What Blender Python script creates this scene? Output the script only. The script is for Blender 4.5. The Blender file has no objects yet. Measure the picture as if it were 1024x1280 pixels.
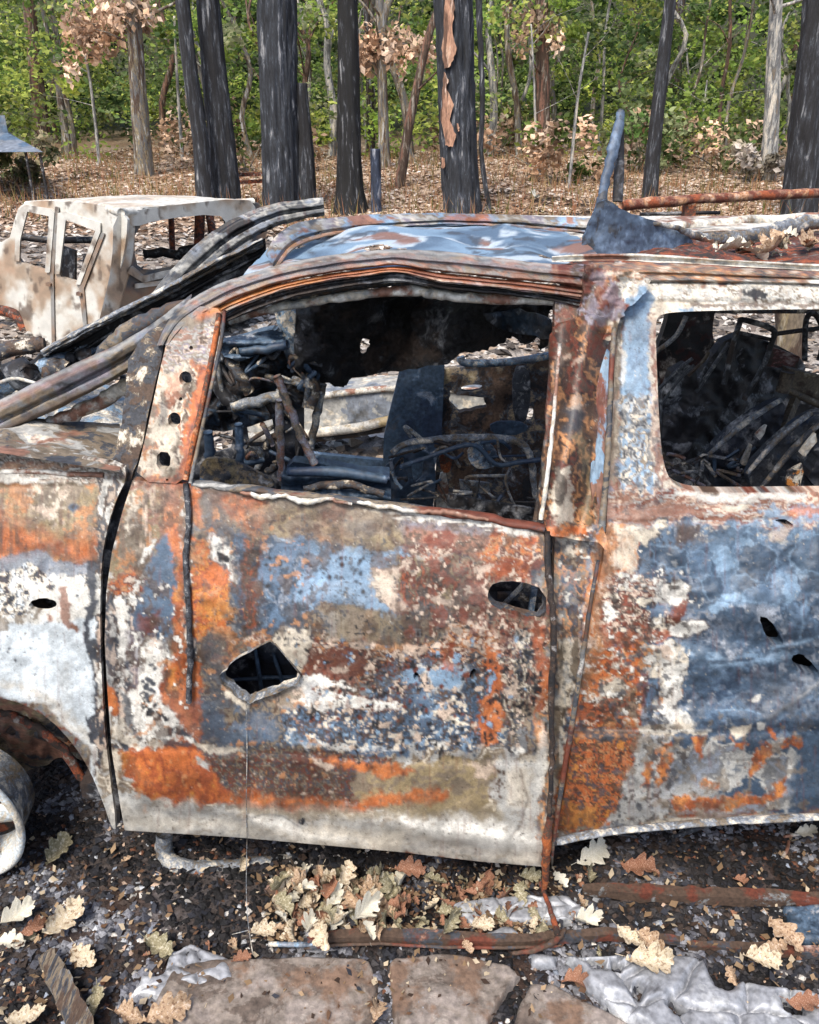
import bpy, bmesh, math, random
import numpy as np
from mathutils import Vector
random.seed(7); RS = np.random.RandomState(7)
R = math.radians
# ---------------------------------------------------------------- camera, world, sun
scene = bpy.context.scene
COL = scene.collection
FPX, PITCH, HC = 1026.0, R(25.0), 1.8
cam_d = bpy.data.cameras.new('camera'); cam = bpy.data.objects.new('camera', cam_d); COL.objects.link(cam)
cam.location = (0, 0, HC); cam.rotation_euler = (R(90) - PITCH, 0, 0)
cam_d.sensor_fit = 'VERTICAL'; cam_d.sensor_height = 24.0; cam_d.lens = 24.0*FPX/1280.0
cam_d.clip_start = 0.05; cam_d.clip_end = 800
scene.camera = cam
world = bpy.data.worlds.new('World'); scene.world = world; world.use_nodes = True
wn = world.node_tree.nodes; wl = world.node_tree.links
SUN_EL, SUN_AZ = R(56), R(205)      # azimuth measured clockwise from +Y (view direction)
sky = wn.new('ShaderNodeTexSky'); sky.sky_type = 'NISHITA'; sky.sun_disc = False
sky.sun_elevation = SUN_EL; sky.sun_rotation = SUN_AZ; sky.dust_density = 3.0
bg = wn['Background']; bg.inputs['Strength'].default_value = 0.15
wl.new(sky.outputs[0], bg.inputs['Color'])
sd = bpy.data.lights.new('sun', 'SUN'); sun = bpy.data.objects.new('sun', sd); COL.objects.link(sun)
sd.energy = 2.5; sd.angle = R(20); sd.color = (1.0, 0.92, 0.80)
_v = Vector((math.sin(SUN_AZ)*math.cos(SUN_EL), math.cos(SUN_AZ)*math.cos(SUN_EL), math.sin(SUN_EL)))
sun.rotation_euler = _v.to_track_quat('Z', 'Y').to_euler()
vs = scene.view_settings
vs.view_transform = 'Standard'; vs.look = 'None'; vs.gamma = 1; vs.use_curve_mapping = False
vs.exposure = 0.78
scene.render.engine = 'CYCLES'

# ---------------------------------------------------------------- geometry of sight: measuring the place
cp, sp = math.cos(PITCH), math.sin(PITCH)
def ray(u, v):
    x = (np.asarray(u, float) - 512)/FPX; y = -(np.asarray(v, float) - 640)/FPX
    return x, cp + y*sp, -sp + y*cp
def P(u, v, Y):
    dx, dy, dz = ray(u, v); t = np.asarray(Y, float)/dy
    return np.stack([dx*t, dy*t, HC + dz*t], -1)
def G(u, v, z=0.0):
    dx, dy, dz = ray(u, v); t = (z - HC)/dz
    return np.stack([dx*t, dy*t, HC + dz*t], -1)
def terrain(x, y):
    x = np.asarray(x, float); y = np.asarray(y, float)
    z = 0.055*np.maximum(y - 5, 0) + 0.16*np.maximum(y - 46, 0)
    z = z - 0.2*np.maximum(y - 130, 0)
    k = np.clip((y - 5)/8, 0, 1)
    return z + k*(0.12*np.sin(x*0.55 + 1) * np.sin(y*0.4) + 0.05*np.sin(x*1.7 + y))
def on_ground(u, v):
    lo, hi = 1.0, 90.0
    for _ in range(40):
        m = (lo + hi)/2; p = P(u, v, m)
        if p[2] > terrain(p[0], p[1]): lo = m
        else: hi = m
    return P(u, v, lo)

# ---------------------------------------------------------------- noise
TAB = RS.rand(8, 256, 256).astype(np.float32)
def vn(x, y, s=0):
    xi = np.floor(x).astype(np.int64); yi = np.floor(y).astype(np.int64)
    fx = (x - xi).astype(np.float32); fy = (y - yi).astype(np.float32)
    fx = fx*fx*(3 - 2*fx); fy = fy*fy*(3 - 2*fy)
    t = TAB[s % 8]; o = (s//8)*37
    a = t[(yi + o) & 255, xi & 255]; b = t[(yi + o) & 255, (xi + 1) & 255]
    c = t[(yi + o + 1) & 255, xi & 255]; d = t[(yi + o + 1) & 255, (xi + 1) & 255]
    return (a + (b - a)*fx)*(1 - fy) + (c + (d - c)*fx)*fy
def fbm(x, y, s=0, octv=4, gain=.5):
    r = 0; a = 1; tot = 0
    for i in range(octv):
        r = r + a*vn(x*(2**i) + 17.3*i, y*(2**i) + 5.7*i, s + i); tot += a; a *= gain
    return r/tot
def sdf(px, py, poly):
    """signed distance, negative inside"""
    poly = np.asarray(poly, float); n = len(poly)
    d = np.full(px.shape, 1e18); ins = np.zeros(px.shape, bool)
    for i in range(n):
        ax, ay = poly[i]; bx, by = poly[(i + 1) % n]
        ex, ey = bx - ax, by - ay; wx, wy = px - ax, py - ay
        L = ex*ex + ey*ey + 1e-9
        t = np.clip((wx*ex + wy*ey)/L, 0, 1)
        dx = wx - ex*t; dy = wy - ey*t
        d = np.minimum(d, dx*dx + dy*dy)
        c = ((ay > py) != (by > py))
        if c.any():
            xx = ax + (py - ay)*(ex)/(ey if abs(ey) > 1e-9 else 1e-9)
            ins ^= c & (px < xx)
    d = np.sqrt(d)
    return np.where(ins, -d, d)
def pts(s): return [tuple(float(k) for k in q.split(',')) for q in s.split()]
def smooth(poly, it=2):
    p = np.asarray(poly, float)
    for _ in range(it):
        q = np.roll(p, -1, 0); p = np.stack([.75*p + .25*q, .25*p + .75*q], 1).reshape(-1, 2)
    return p
def ell(cx, cy, rx, ry, ang=0, n=18):
    a = np.linspace(0, 2*math.pi, n, endpoint=False); c, s = math.cos(R(ang)), math.sin(R(ang))
    return np.stack([cx + rx*np.cos(a)*c - ry*np.sin(a)*s, cy + rx*np.cos(a)*s + ry*np.sin(a)*c], -1)
def ragged(poly, amp, n=6, seed=0):
    p = np.asarray(poly, float); r = np.random.RandomState(seed); out = []
    for i in range(len(p)):
        a, b = p[i], p[(i + 1) % len(p)]
        for k in range(n):
            q = a + (b - a)*k/n
            out.append(q + (r.rand(2) - .5)*2*amp*(0.3 if k == 0 else 1))
    return np.array(out)

# ---------------------------------------------------------------- colours
def lin(c, k=1.0):
    c = np.asarray(c, float)/255
    return np.where(c <= .04045, c/12.92, ((c + .055)/1.055)**2.4)*k
PAL = {'O': (190,106,56), 'OD': (158,82,48), 'OL': (190,136,92), 'R': (112,58,42), 'B': (88,70,58), 'BD': (56,45,40),
 'T': (130,117,100), 'K': (152,136,104), 'G': (116,118,120), 'GD': (70,74,82), 'W': (230,228,220), 'WC': (216,206,188),
 'WP': (208,188,170), 'S': (90,112,136), 'SL': (136,164,190), 'SD': (60,78,98), 'C': (34,34,38), 'GL': (178,178,174),
 'PB': (146,106,88), 'Y': (206,136,66), 'DN': (44,60,84), 'M': (132,140,152), 'WB': (214,224,230), 'LV': (140,134,146)}
KALB = 0.72
def C(k, f=1.0):
    return lin(PAL[k] if isinstance(k, str) else k, KALB*f)

# ---------------------------------------------------------------- object helpers
def link(o, parent=None):
    COL.objects.link(o)
    if parent is not None:
        o.parent = parent
        if parent.type == 'EMPTY': o.location = -parent.location
    return o
def thing(name, label, cat, loc=(0,0,0), group=None):
    o = bpy.data.objects.new(name, None); COL.objects.link(o); o.location = tuple(float(k) for k in loc)
    o.empty_display_size = .2
    o['label'] = label; o['category'] = cat
    if group: o['group'] = group
    return o
def tag(o, label=None, cat=None, group=None, kind=None):
    if label: o['label'] = label
    if cat: o['category'] = cat
    if group: o['group'] = group
    if kind: o['kind'] = kind
    return o
def mesh_np(name, co, faces, mat, parent=None, col=None, smooth_=True, flat_from=None):
    """faces: array (n,4) or (n,3); or a list of such arrays"""
    if not isinstance(faces, (list, tuple)): faces = [faces]
    faces = [np.asarray(f, np.int32) for f in faces if len(f)]
    me = bpy.data.meshes.new(name); co = np.asarray(co, np.float32)
    me.vertices.add(len(co)); me.vertices.foreach_set('co', co.ravel())
    lv = np.concatenate([f.ravel() for f in faces])
    sizes = np.concatenate([np.full(len(f), f.shape[1], np.int32) for f in faces])
    st = np.concatenate([[0], np.cumsum(sizes)[:-1]]).astype(np.int32)
    me.loops.add(len(lv)); me.loops.foreach_set('vertex_index', lv)
    me.polygons.add(len(sizes)); me.polygons.foreach_set('loop_start', st)
    sm = np.full(len(sizes), smooth_, bool)
    if flat_from is not None: sm[flat_from:] = False
    me.polygons.foreach_set('use_smooth', sm)
    me.update(calc_edges=True)
    if col is not None:
        a = me.color_attributes.new('Col', 'FLOAT_COLOR', 'POINT')
        c4 = np.ones((len(co), 4), np.float32); c4[:, :3] = col; a.data.foreach_set('color', c4.ravel())
    me.materials.append(mat)
    return link(bpy.data.objects.new(name, me), parent)

# ---------------------------------------------------------------- materials
def _base(name):
    m = bpy.data.materials.new(name); m.use_nodes = True
    nt = m.node_tree; b = nt.nodes['Principled BSDF']; return m, nt, b
def _bump(nt, b, coord, scale, strength, dist=.004, detail=6):
    n = nt.nodes.new('ShaderNodeTexNoise'); n.inputs['Scale'].default_value = scale; n.inputs['Detail'].default_value = detail
    n.inputs['Roughness'].default_value = .7
    nt.links.new(coord, n.inputs['Vector'])
    bp = nt.nodes.new('ShaderNodeBump'); bp.inputs['Strength'].default_value = strength; bp.inputs['Distance'].default_value = dist
    nt.links.new(n.outputs['Fac'], bp.inputs['Height']); nt.links.new(bp.outputs[0], b.inputs['Normal'])
    return n
def mat_attr(name, rough=.6, fine=220, lo=.72, hi=1.25, bump=.5, bscale=160, metallic=0.0, spec=.4, dist=.004, trans=0):
    """colour stored on the surface itself, broken up by fine grain"""
    m, nt, b = _base(name); L = nt.links
    a = nt.nodes.new('ShaderNodeAttribute'); a.attribute_name = 'Col'
    tc = nt.nodes.new('ShaderNodeTexCoord')
    n = nt.nodes.new('ShaderNodeTexNoise'); n.inputs['Scale'].default_value = fine; n.inputs['Detail'].default_value = 5
    n.inputs['Roughness'].default_value = .7
    L.new(tc.outputs['Object'], n.inputs['Vector'])
    mr = nt.nodes.new('ShaderNodeMapRange'); mr.inputs['From Min'].default_value = .3; mr.inputs['From Max'].default_value = .7
    mr.inputs['To Min'].default_value = lo; mr.inputs['To Max'].default_value = hi
    L.new(n.outputs['Fac'], mr.inputs['Value'])
    mx = nt.nodes.new('ShaderNodeVectorMath'); mx.operation = 'SCALE'
    L.new(a.outputs['Color'], mx.inputs[0]); L.new(mr.outputs[0], mx.inputs['Scale'])
    L.new(mx.outputs[0], b.inputs['Base Color'])
    n2 = _bump(nt, b, tc.outputs['Object'], bscale, bump, dist)
    rr = nt.nodes.new('ShaderNodeMapRange'); rr.inputs['To Min'].default_value = rough - .2; rr.inputs['To Max'].default_value = rough + .2
    L.new(n2.outputs['Fac'], rr.inputs['Value']); L.new(rr.outputs[0], b.inputs['Roughness'])
    b.inputs['Metallic'].default_value = metallic; b.inputs['Specular IOR Level'].default_value = spec
    if trans:
        tr = nt.nodes.new('ShaderNodeBsdfTranslucent'); L.new(mx.outputs[0], tr.inputs['Color'])
        ms = nt.nodes.new('ShaderNodeMixShader'); ms.inputs[0].default_value = trans
        out = nt.nodes['Material Output']
        L.new(b.outputs[0], ms.inputs[1]); L.new(tr.outputs[0], ms.inputs[2]); L.new(ms.outputs[0], out.inputs['Surface'])
    return m
_mm = {}
def mottle_mat(name, keys, scale=20, rough=.7, bump=.6, stretch=(1,1,1), metallic=0.0, f=1.0, dist=.004, bscale=None, contrast=.28):
    if name in _mm: return _mm[name]
    m, nt, b = _base(name); L = nt.links
    tc = nt.nodes.new('ShaderNodeTexCoord'); mp = nt.nodes.new('ShaderNodeMapping')
    mp.inputs['Scale'].default_value = stretch; L.new(tc.outputs['Object'], mp.inputs[0])
    n = nt.nodes.new('ShaderNodeTexNoise'); n.inputs['Scale'].default_value = scale; n.inputs['Detail'].default_value = 7
    n.inputs['Roughness'].default_value = .68; n.inputs['Distortion'].default_value = .4
    L.new(mp.outputs[0], n.inputs['Vector'])
    keys = [PAL[q] if isinstance(q, str) else q for q in keys]
    sat = lambda q: (max(q) - min(q))/(max(q) + 1.0)
    acc = max(keys, key=sat) if len(keys) > 3 else None
    if acc is not None and sat(acc) > .25 and len(set(keys)) > 2: keys = [q for q in keys if q != acc]
    else: acc = None
    keys = sorted(keys, key=sum)
    cr = nt.nodes.new('ShaderNodeValToRGB'); el = cr.color_ramp.elements
    k = len(keys)
    for i, key in enumerate(keys):
        c = C(key, f); p0 = .5 - contrast/2 + contrast*i/max(k, 1)
        if i == 0: el[0].position = max(p0, 0); el[0].color = (*c, 1); e = el[0]
        elif i == 1: el[1].position = p0 ; el[1].color = (*c, 1)
        else:
            e = el.new(p0); e.color = (*c, 1)
        if i < k - 1 and k < 8:
            e2 = el.new(min(p0 + contrast/k*.7, .99)); e2.color = (*c, 1)
    L.new(n.outputs['Fac'], cr.inputs[0])
    n3 = nt.nodes.new('ShaderNodeTexNoise'); n3.inputs['Scale'].default_value = scale*9; n3.inputs['Detail'].default_value = 3
    L.new(mp.outputs[0], n3.inputs['Vector'])
    mr = nt.nodes.new('ShaderNodeMapRange'); mr.inputs['From Min'].default_value = .3; mr.inputs['From Max'].default_value = .7
    mr.inputs['To Min'].default_value = .6; mr.inputs['To Max'].default_value = 1.3
    L.new(n3.outputs['Fac'], mr.inputs['Value'])
    mx = nt.nodes.new('ShaderNodeVectorMath'); mx.operation = 'SCALE'
    src = cr.outputs['Color']
    if acc is not None:
        n4 = nt.nodes.new('ShaderNodeTexNoise'); n4.inputs['Scale'].default_value = scale*.8; n4.inputs['Detail'].default_value = 6; n4.inputs['Roughness'].default_value = .65
        off = nt.nodes.new('ShaderNodeVectorMath'); off.operation = 'ADD'; off.inputs[1].default_value = (13.1, 7.7, 3.3)
        L.new(mp.outputs[0], off.inputs[0]); L.new(off.outputs[0], n4.inputs['Vector'])
        m4 = nt.nodes.new('ShaderNodeMapRange'); m4.inputs['From Min'].default_value = .52; m4.inputs['From Max'].default_value = .58; L.new(n4.outputs['Fac'], m4.inputs['Value'])
        mc = nt.nodes.new('ShaderNodeMix'); mc.data_type = 'RGBA'; L.new(m4.outputs[0], mc.inputs[0]); L.new(src, mc.inputs[6]); mc.inputs[7].default_value = (*C(acc, f), 1); src = mc.outputs[2]
    L.new(src, mx.inputs[0]); L.new(mr.outputs[0], mx.inputs['Scale']); L.new(mx.outputs[0], b.inputs['Base Color'])
    _bump(nt, b, mp.outputs[0], bscale or scale*4, bump, dist)
    b.inputs['Roughness'].default_value = rough; b.inputs['Metallic'].default_value = metallic
    _mm[name] = m
    return m
# ---------------------------------------------------------------- the burnt paint of the van side: stains with shapes of their own
U0, V0, CW, CH = -380, 230, 1860, 900
gv, gu = np.mgrid[0:CH, 0:CW].astype(np.float32); gu += U0; gv += V0
N_A = fbm(gu/45, gv/45, 0, 4) - .5; N_B = fbm(gu/45 + 90, gv/45, 3, 4) - .5
N_C = fbm(gu/11, gv/11, 1, 3) - .5; N_D = fbm(gu/11 + 50, gv/11, 2, 3) - .5
N_G = fbm(gu/4.5, gv/4.5, 4, 3) - .5; N_F = fbm(gu/1.9, gv/1.9, 5, 2) - .5
N_M = fbm(gu/16, gv/16, 6, 5, .6); N_S = fbm(gu/3.0, gv/38, 7, 4); N_H = fbm(gu/30, gv/5, 9, 4)
CAN = np.zeros((CH, CW, 3), np.float32); HGT = np.zeros((CH, CW), np.float32)
def _bb(poly, m):
    p = np.asarray(poly); x0, y0 = p.min(0) - m; x1, y1 = p.max(0) + m
    return (slice(int(max(0, y0 - V0)), int(max(1, min(CH, y1 - V0 + 1)))), slice(int(max(0, x0 - U0)), int(max(1, min(CW, x1 - U0 + 1)))))
def mask(poly, warp=10, grain=6, soft=1.5):
    m = warp*2 + grain + soft + 3; s = _bb(poly, m)
    x = gu[s] + N_A[s]*warp*3.4 + N_C[s]*warp*1.9; y = gv[s] + N_B[s]*warp*3.0 + N_D[s]*warp*1.9
    d = sdf(x, y, poly) + N_G[s]*grain*2 + N_F[s]*grain*.7
    return s, d, np.clip(.5 - d/(2*soft), 0, 1)
def patch(key, poly, warp=10, grain=5, soft=1.2, a=1.0, brk=None, bn=None, rim=None, rw=2.0, h=0.0, streak=0):
    if isinstance(poly, str): poly = pts(poly)
    s, d, mk = mask(poly, warp, grain, soft)
    if brk is not None:
        nn = (N_M if bn is None else bn)[s]
        mk = mk*np.clip((nn - brk)*22 + .5, 0, 1)
    if streak: mk = mk*np.clip(1 - streak + streak*2.2*(N_S[s] - .25), 0, 1)
    c = C(key).astype(np.float32)
    if rim is not None:
        rk = np.exp(-((d - rw*.3)/rw)**2)[..., None]*.75*a
        CAN[s] = CAN[s]*(1 - rk) + C(rim).astype(np.float32)*rk
    mk = (mk*a)[..., None]
    tone = 1 + .7*N_C[s][..., None] + .5*N_G[s][..., None]
    if key in ('O', 'OD', 'Y', 'OL'):
        q = np.clip(.5 + 2.6*(N_M[s] - .5) + 1.6*(N_S[s] - .5), 0, 1)[..., None]
        c = c*(1 - q)*np.array([.72, .62, .55], np.float32) + c*q*np.array([1.12, 1.3, 1.5], np.float32)
        q = np.clip((fbm(gu[s]/7 + 31, gv[s]/14, 3, 4) - .56)*9, 0, 1)[..., None]*.55; c = c*(1 - q) + C('B').astype(np.float32)*q
    CAN[s] = CAN[s]*(1 - mk) + c*tone*mk
    if h: HGT[s] -= h*mk[..., 0]
def mott(keys, poly, sc=12, st=1.0, warp=10, grain=5, soft=1.5, a=1.0, sharp=4, seed=0):
    """fill with several materials that break into each other"""
    if isinstance(poly, str): poly = pts(poly)
    s, d, mk = mask(poly, warp, grain, soft)
    sc = sc*1.25; n = fbm(gu[s]/sc + seed*7.7 + N_C[s]*.8, gv[s]/(sc*st) + seed*3.1 + N_D[s]*.8, seed + len(keys), 5, .52)
    n = np.clip((n - .27)/.46, 0, .9999)*len(keys)
    i = np.floor(n).astype(int); f = n - i
    pal = np.array([C(k) for k in keys] + [C(keys[-1])], np.float32)
    t = np.clip((f - 1 + 1/sharp)*sharp, 0, 1)[..., None]
    c = pal[i]*(1 - t) + pal[np.minimum(i + 1, len(keys))]*t
    c = c*(1 + .6*N_G[s] + .25*N_F[s] + .5*N_A[s])[..., None]
    mk = (mk*a)[..., None]; CAN[s] = CAN[s]*(1 - mk) + c*mk
def dots(key, cx, cy, rx, ry, n, r0, r1, seed, rim=None):
    rr = np.random.RandomState(seed)
    for _ in range(n):
        x = cx + rx*rr.uniform(-1, 1); y = cy + ry*rr.uniform(-1, 1); r = rr.uniform(r0, r1)
        patch(key, ell(x, y, r, r*rr.uniform(.7, 1.2), 0, 8), 2, 1.2, .8, rim=rim, rw=1.2)
def line(key, poly, w=1.5, a=.8, warp=2, h=0.0):
    if isinstance(poly, str): poly = pts(poly)
    s = _bb(poly, w*3 + warp + 3); x = gu[s] + N_C[s]*warp*2; y = gv[s] + N_D[s]*warp*2
    d = np.full(x.shape, 1e9)
    for (ax, ay), (bx, by) in zip(poly[:-1], poly[1:]):
        ex, ey = bx - ax, by - ay; t = np.clip(((x - ax)*ex + (y - ay)*ey)/(ex*ex + ey*ey + 1e-9), 0, 1)
        d = np.minimum(d, np.hypot(x - ax - ex*t, y - ay - ey*t))
    g = np.exp(-(d/w)**2)*a
    if key: CAN[s] = CAN[s]*(1 - g[..., None]) + C(key).astype(np.float32)*g[..., None]
    if h: HGT[s] += h*np.exp(-(d/(w*1.3))**2)
def dent(cx, cy, rx, ry, amp, ang=0):
    s = _bb(ell(cx, cy, rx*2.2, ry*2.2), 2); c, sn = math.cos(R(ang)), math.sin(R(ang))
    x = gu[s] - cx + N_A[s]*rx*.4; y = gv[s] - cy + N_B[s]*ry*.4
    HGT[s] += amp*np.exp(-(((x*c + y*sn)/rx)**2 + ((-x*sn + y*c)/ry)**2))

# ---- everything starts as scorched steel
mott(['B','T','G','R','T','GD'], '-380,230 1480,230 1480,1130 -380,1130', 18, warp=0)
# ---- front fender
mott(['PB','WC','B','T','W','B','WP'], '-380,555 170,555 160,612 -380,612', 9, .35, warp=4, seed=1)
patch('OL', '-380,578 100,582 110,590 -380,590', 4, 4, 2, .7, brk=.42)
patch('W', '-380,596 -100,594 40,596 84,600 110,606 60,607 -380,608', 5, 3, brk=.36, bn=N_H)
mott(['K','T','OL','K','T'], '-380,606 116,606 142,622 140,650 120,704 70,704 -380,712', 30, 1.6, warp=3, grain=2, sharp=2, seed=2)
patch('O', '-380,668 -60,655 0,650 40,666 80,676 118,668 136,640 142,645 122,703 74,704 62,692 25,702 -380,712', 6, 7, 13, .95)
patch('O', '-380,610 -20,640 5,640 3,712 -380,712', 6, 7, 14, .5)
patch('WP', '28,608 92,608 96,640 60,662 36,640', 12, 10, 3, .75, brk=.5, bn=N_M)
patch('WC', '28,608 92,608 96,640 60,662 36,640', 12, 10, 2, .9, brk=.6, bn=N_G+.5)
patch('B', '-380,612 110,612 120,700 -380,700', 3, 2, 2, .35, brk=.62, bn=N_S)
dots('SD', 94, 633, 1, 1, 1, 6, 7, 1, 'G'); dots('C', 94, 633, .5, .5, 1, 2.5, 3, 2)
mott(['W','W','WB','GD','W','WC','C','GD'], '-380,708 20,704 40,698 62,700 76,708 112,706 112,770 60,792 -380,800', 7, 1, warp=6, seed=3)
patch('W', '-380,770 20,776 60,730 108,712 112,800 -380,800', 12, 8, 2, .9, brk=.36)
patch('M', '-380,712 -20,706 28,690 52,690 72,704 112,704 114,716 88,722 60,716 40,706 0,716 -380,720', 5, 4, 1.5, .85)
patch('WB', '-380,790 112,776 132,800 150,1040 120,1040 112,940 60,880 0,870 -380,820', 4, 2, 2)
patch('WC', '-10,852 20,858 62,884 100,924 124,970 138,1034 150,1040 150,985 128,930 70,872 20,846', 6, 7, 6, .6)
patch('GL', '72,826 88,824 92,880 78,890', 6, 5, 4, .5, streak=.5)
patch('PB', '76,738 86,734 84,775 92,790 80,784 74,770', 4, 3, 1, .9); patch('PB', '88,776 98,788 96,792 88,784', 2, 2, 1)
patch('PB', '60,768 66,768 66,778 61,778', 2, 2); patch('T', '0,770 50,764 46,785 0,794', 8, 8, 1, .8, brk=.5)
patch('GD', '110,700 130,702 130,1000 122,935 112,932 108,900 118,895 116,842 104,800 106,760 112,758', 3, 3, 1, h=-.0004)
patch('WB', '112,776 127,772 128,800 112,798', 2, 2); patch('W', '116,825 128,825 128,842 118,842', 2, 2, a=.8)
patch('T', '128,930 146,930 152,1040 140,1040', 3, 4, 3, .6, brk=.5); patch('OL', '142,1022 158,1022 158,1040 144,1040', 3, 3, 2)
dots('GD', 20, 822, 60, 14, 7, 1, 2, 5)
# ---- door: hinge third
mott(['T','GL','W','B','GD','WP'], '120,596 240,598 250,1000 120,1000', 10, 2.2, warp=3, seed=4)
mott(['K','T','PB','K','OL','T'], '150,598 236,600 232,660 222,690 205,700 172,745 136,742 134,690', 22, 1.6, seed=5, sharp=3)
patch('O', '202,640 226,620 234,660 226,720 206,690', 8, 8, 5, .6); patch('PB', '196,604 232,606 228,645 200,650', 8, 6, 6, .6)
patch('WC', '156,622 170,612 168,660 154,664', 5, 6, 1, .95, brk=.42); patch('WP', '176,604 198,604 184,690 172,680', 6, 6, 2, .7, brk=.45, bn=N_S)
mott(['OL','PB','O','R','WP'], '136,720 162,708 172,716 168,742 150,748 138,738', 8, 1, seed=6)
patch('W', '195,672 186,690 176,704 172,710 170,704 182,684 192,672', 3, 3, 1)
patch('S', '180,704 196,674 212,664 222,700 224,760 216,800 192,808 170,780 172,746', 8, 5, 4, 1, h=.0004)
patch('SD', '170,760 200,790 216,830 204,842 176,800', 8, 6, 4, .7); patch('R', '178,770 198,762 200,786 186,800 176,790', 8, 6, 3, .8)
patch('O', '210,650 224,656 228,720 230,800 232,890 218,890 214,800 216,720', 6, 6, 2, .95); patch('Y', '218,700 224,710 224,760 218,780', 4, 4, 2, .6, brk=.45)
patch('GD', '134,746 146,750 148,860 142,900 130,860 130,790', 4, 5, 3, .7, streak=.4)
patch('W', '148,750 158,746 166,800 164,860 176,920 160,900 150,850', 5, 5, 1.5, 1, brk=.36); patch('GD', '150,828 163,826 162,836 148,838', 2, 2)
patch('LV', '160,790 178,780 182,840 178,870 166,860', 6, 5, 4, .6, streak=.5)
patch('W', '182,796 202,800 212,880 250,920 268,938 200,932 172,905 164,868 180,850', 6, 4, 1.5, rim='B')
dots('C', 194, 884, 14, 16, 34, 1.6, 3.8, 11); dots('GD', 188, 850, 8, 20, 18, 2, 5, 12); patch('GD', '206,908 244,914 246,922 210,920', 3, 3, 1)
patch('GD', '153,862 163,868 172,905 184,925 168,922 158,900', 4, 4, 2, .85)
patch('O', '130,854 144,862 152,880 148,898 132,890', 4, 4, 1.5); patch('WC', '150,902 200,934 190,950 160,940 140,925', 8, 8, 3, .8, brk=.4)
patch('GD', '148,926 162,932 172,952 158,944', 3, 3, 1)
# ---- door: big rust bloom beside the strap, centre
mott(['B','T','GD','T','B','G'], '238,606 690,650 690,960 240,960', 13, 1.2, seed=7)
patch('T', '252,612 500,634 505,672 400,668 300,662 255,640', 8, 5, 6, .9); mott(['T','B','T','PB'], '330,626 470,632 470,672 335,664', 40, 1, seed=8, sharp=2, a=.8, soft=6)
patch('PB', '395,640 440,644 440,676 396,670', 8, 5, 7, .6); patch('OL', '398,670 415,672 414,682 400,680', 3, 3, 2)
patch('K', '455,660 520,664 520,686 460,682', 8, 5, 5, .8); patch('G', '428,644 470,648 470,664 430,662', 6, 5, 4, .7)
mott(['S','S','SD','M','S','SL'], '282,664 312,668 360,676 400,684 520,690 522,758 440,762 400,750 360,790 320,790 290,740', 24, 1, seed=9, sharp=2, warp=8)
patch('SL', '395,690 520,694 528,730 516,756 430,754 396,742', 10, 6, 7, .75, h=.0004)
patch('SD', '290,720 330,730 350,780 330,800 300,780', 12, 8, 5, .7)
mott(['B','BD','R','B','OD'], '306,650 326,654 330,740 324,790 310,786 304,720', 7, 2.5, seed=10, warp=6, soft=3)
patch('O', '240,608 254,610 254,655 242,655', 5, 5, 3); patch('O', '286,612 332,616 332,640 318,668 300,660 290,640', 8, 8, 6, .95); patch('R', '270,610 292,612 296,650 272,640', 8, 8, 6, .6)
patch('GD', '254,612 276,614 282,650 258,650', 6, 6, 6, .6); patch('SD', '254,656 280,660 284,672 256,668', 6, 5, 4, .7)
mott(['O','O','OD','Y','O','OL'], '236,664 262,668 284,700 300,712 294,740 282,770 290,788 262,800 240,796', 11, 1, seed=11, warp=10, sharp=3)
patch('Y', '252,748 290,758 296,770 260,775 250,765', 8, 7, 4, .8); patch('OL', '262,790 290,780 296,815 268,820', 8, 7, 2, .8, brk=.42)
patch('W', '256,678 264,670 276,676 288,690 296,716 298,726 290,722 284,704 262,694', 4, 4, 1, rim='G', h=.0006); patch('C', '270,690 290,698 288,704 274,700', 2, 2, 1)
patch('T', '241,664 254,664 256,674 244,678', 3, 3, 1); dots('C', 249, 672, .5, .5, 1, 3, 4, 3, 'T')
dots('C', 395, 720, 60, 26, 26, 1, 2.6, 13, 'SD'); dots('GD', 450, 715, 50, 30, 26, .8, 2, 14); dots('SD', 350, 745, 40, 40, 20, 1, 3, 15)
# pale taupe streaks under the blue, the folded lip by the hole
patch('T', '408,756 470,760 470,812 440,812 410,790', 6, 6, 3, .9); patch('R', '430,764 462,764 458,816 436,812', 4, 5, 3, .8, streak=.9); patch('GL', '400,764 452,764 452,800 410,800', 4, 5, 3, .6, streak=.9)
patch('GD', '356,756 384,750 390,776 376,784 360,775', 8, 7, 3, .9)
mott(['R','B','WP','R','OL','GD','WP'], '384,790 450,806 500,804 690,790 690,870 600,860 480,845 400,862 380,850', 12, .7, seed=12, warp=10)
mott(['PB','WP','OL','PB','T'], '300,795 345,786 330,800 300,815 280,835 262,840 262,815', 8, 1, seed=13)
patch('WC', '345,786 356,780 390,786 392,800 384,835 377,846 362,830 340,796', 5, 4, 1.5, rim='GD', h=.001); patch('GD', '344,784 356,780 392,786 386,796 370,790 356,800', 4, 4, 2, .6, brk=.5)
patch('R', '390,812 455,818 450,850 415,860 384,848', 8, 6, 2, .85); patch('WP', '418,835 436,832 434,842 420,842', 3, 3)
mott(['SD','S','GD','B','SD','S','WC'], '360,884 450,876 480,850 520,825 600,838 612,880 640,930 600,945 520,950 380,940 355,925', 6, 1, seed=14, warp=10)
mott(['GD','B','S','GD','R','C'], '455,830 520,810 590,825 560,860 470,870', 6, .9, seed=15, a=.9)
patch('W', '362,858 380,850 400,848 446,858 436,864 446,882 420,888 396,890 376,880', 6, 5, 1.2, rim='B', h=.0007)
patch('M', '384,856 410,856 404,882 388,876', 5, 4, 4, .5); patch('T', '352,862 376,858 384,874 372,884 354,880', 6, 6, 2, .9, rim='WP')
patch('W', '440,866 470,874 498,876 496,883 460,886 438,884', 5, 4, 1, rim='R', h=.0006)
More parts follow.
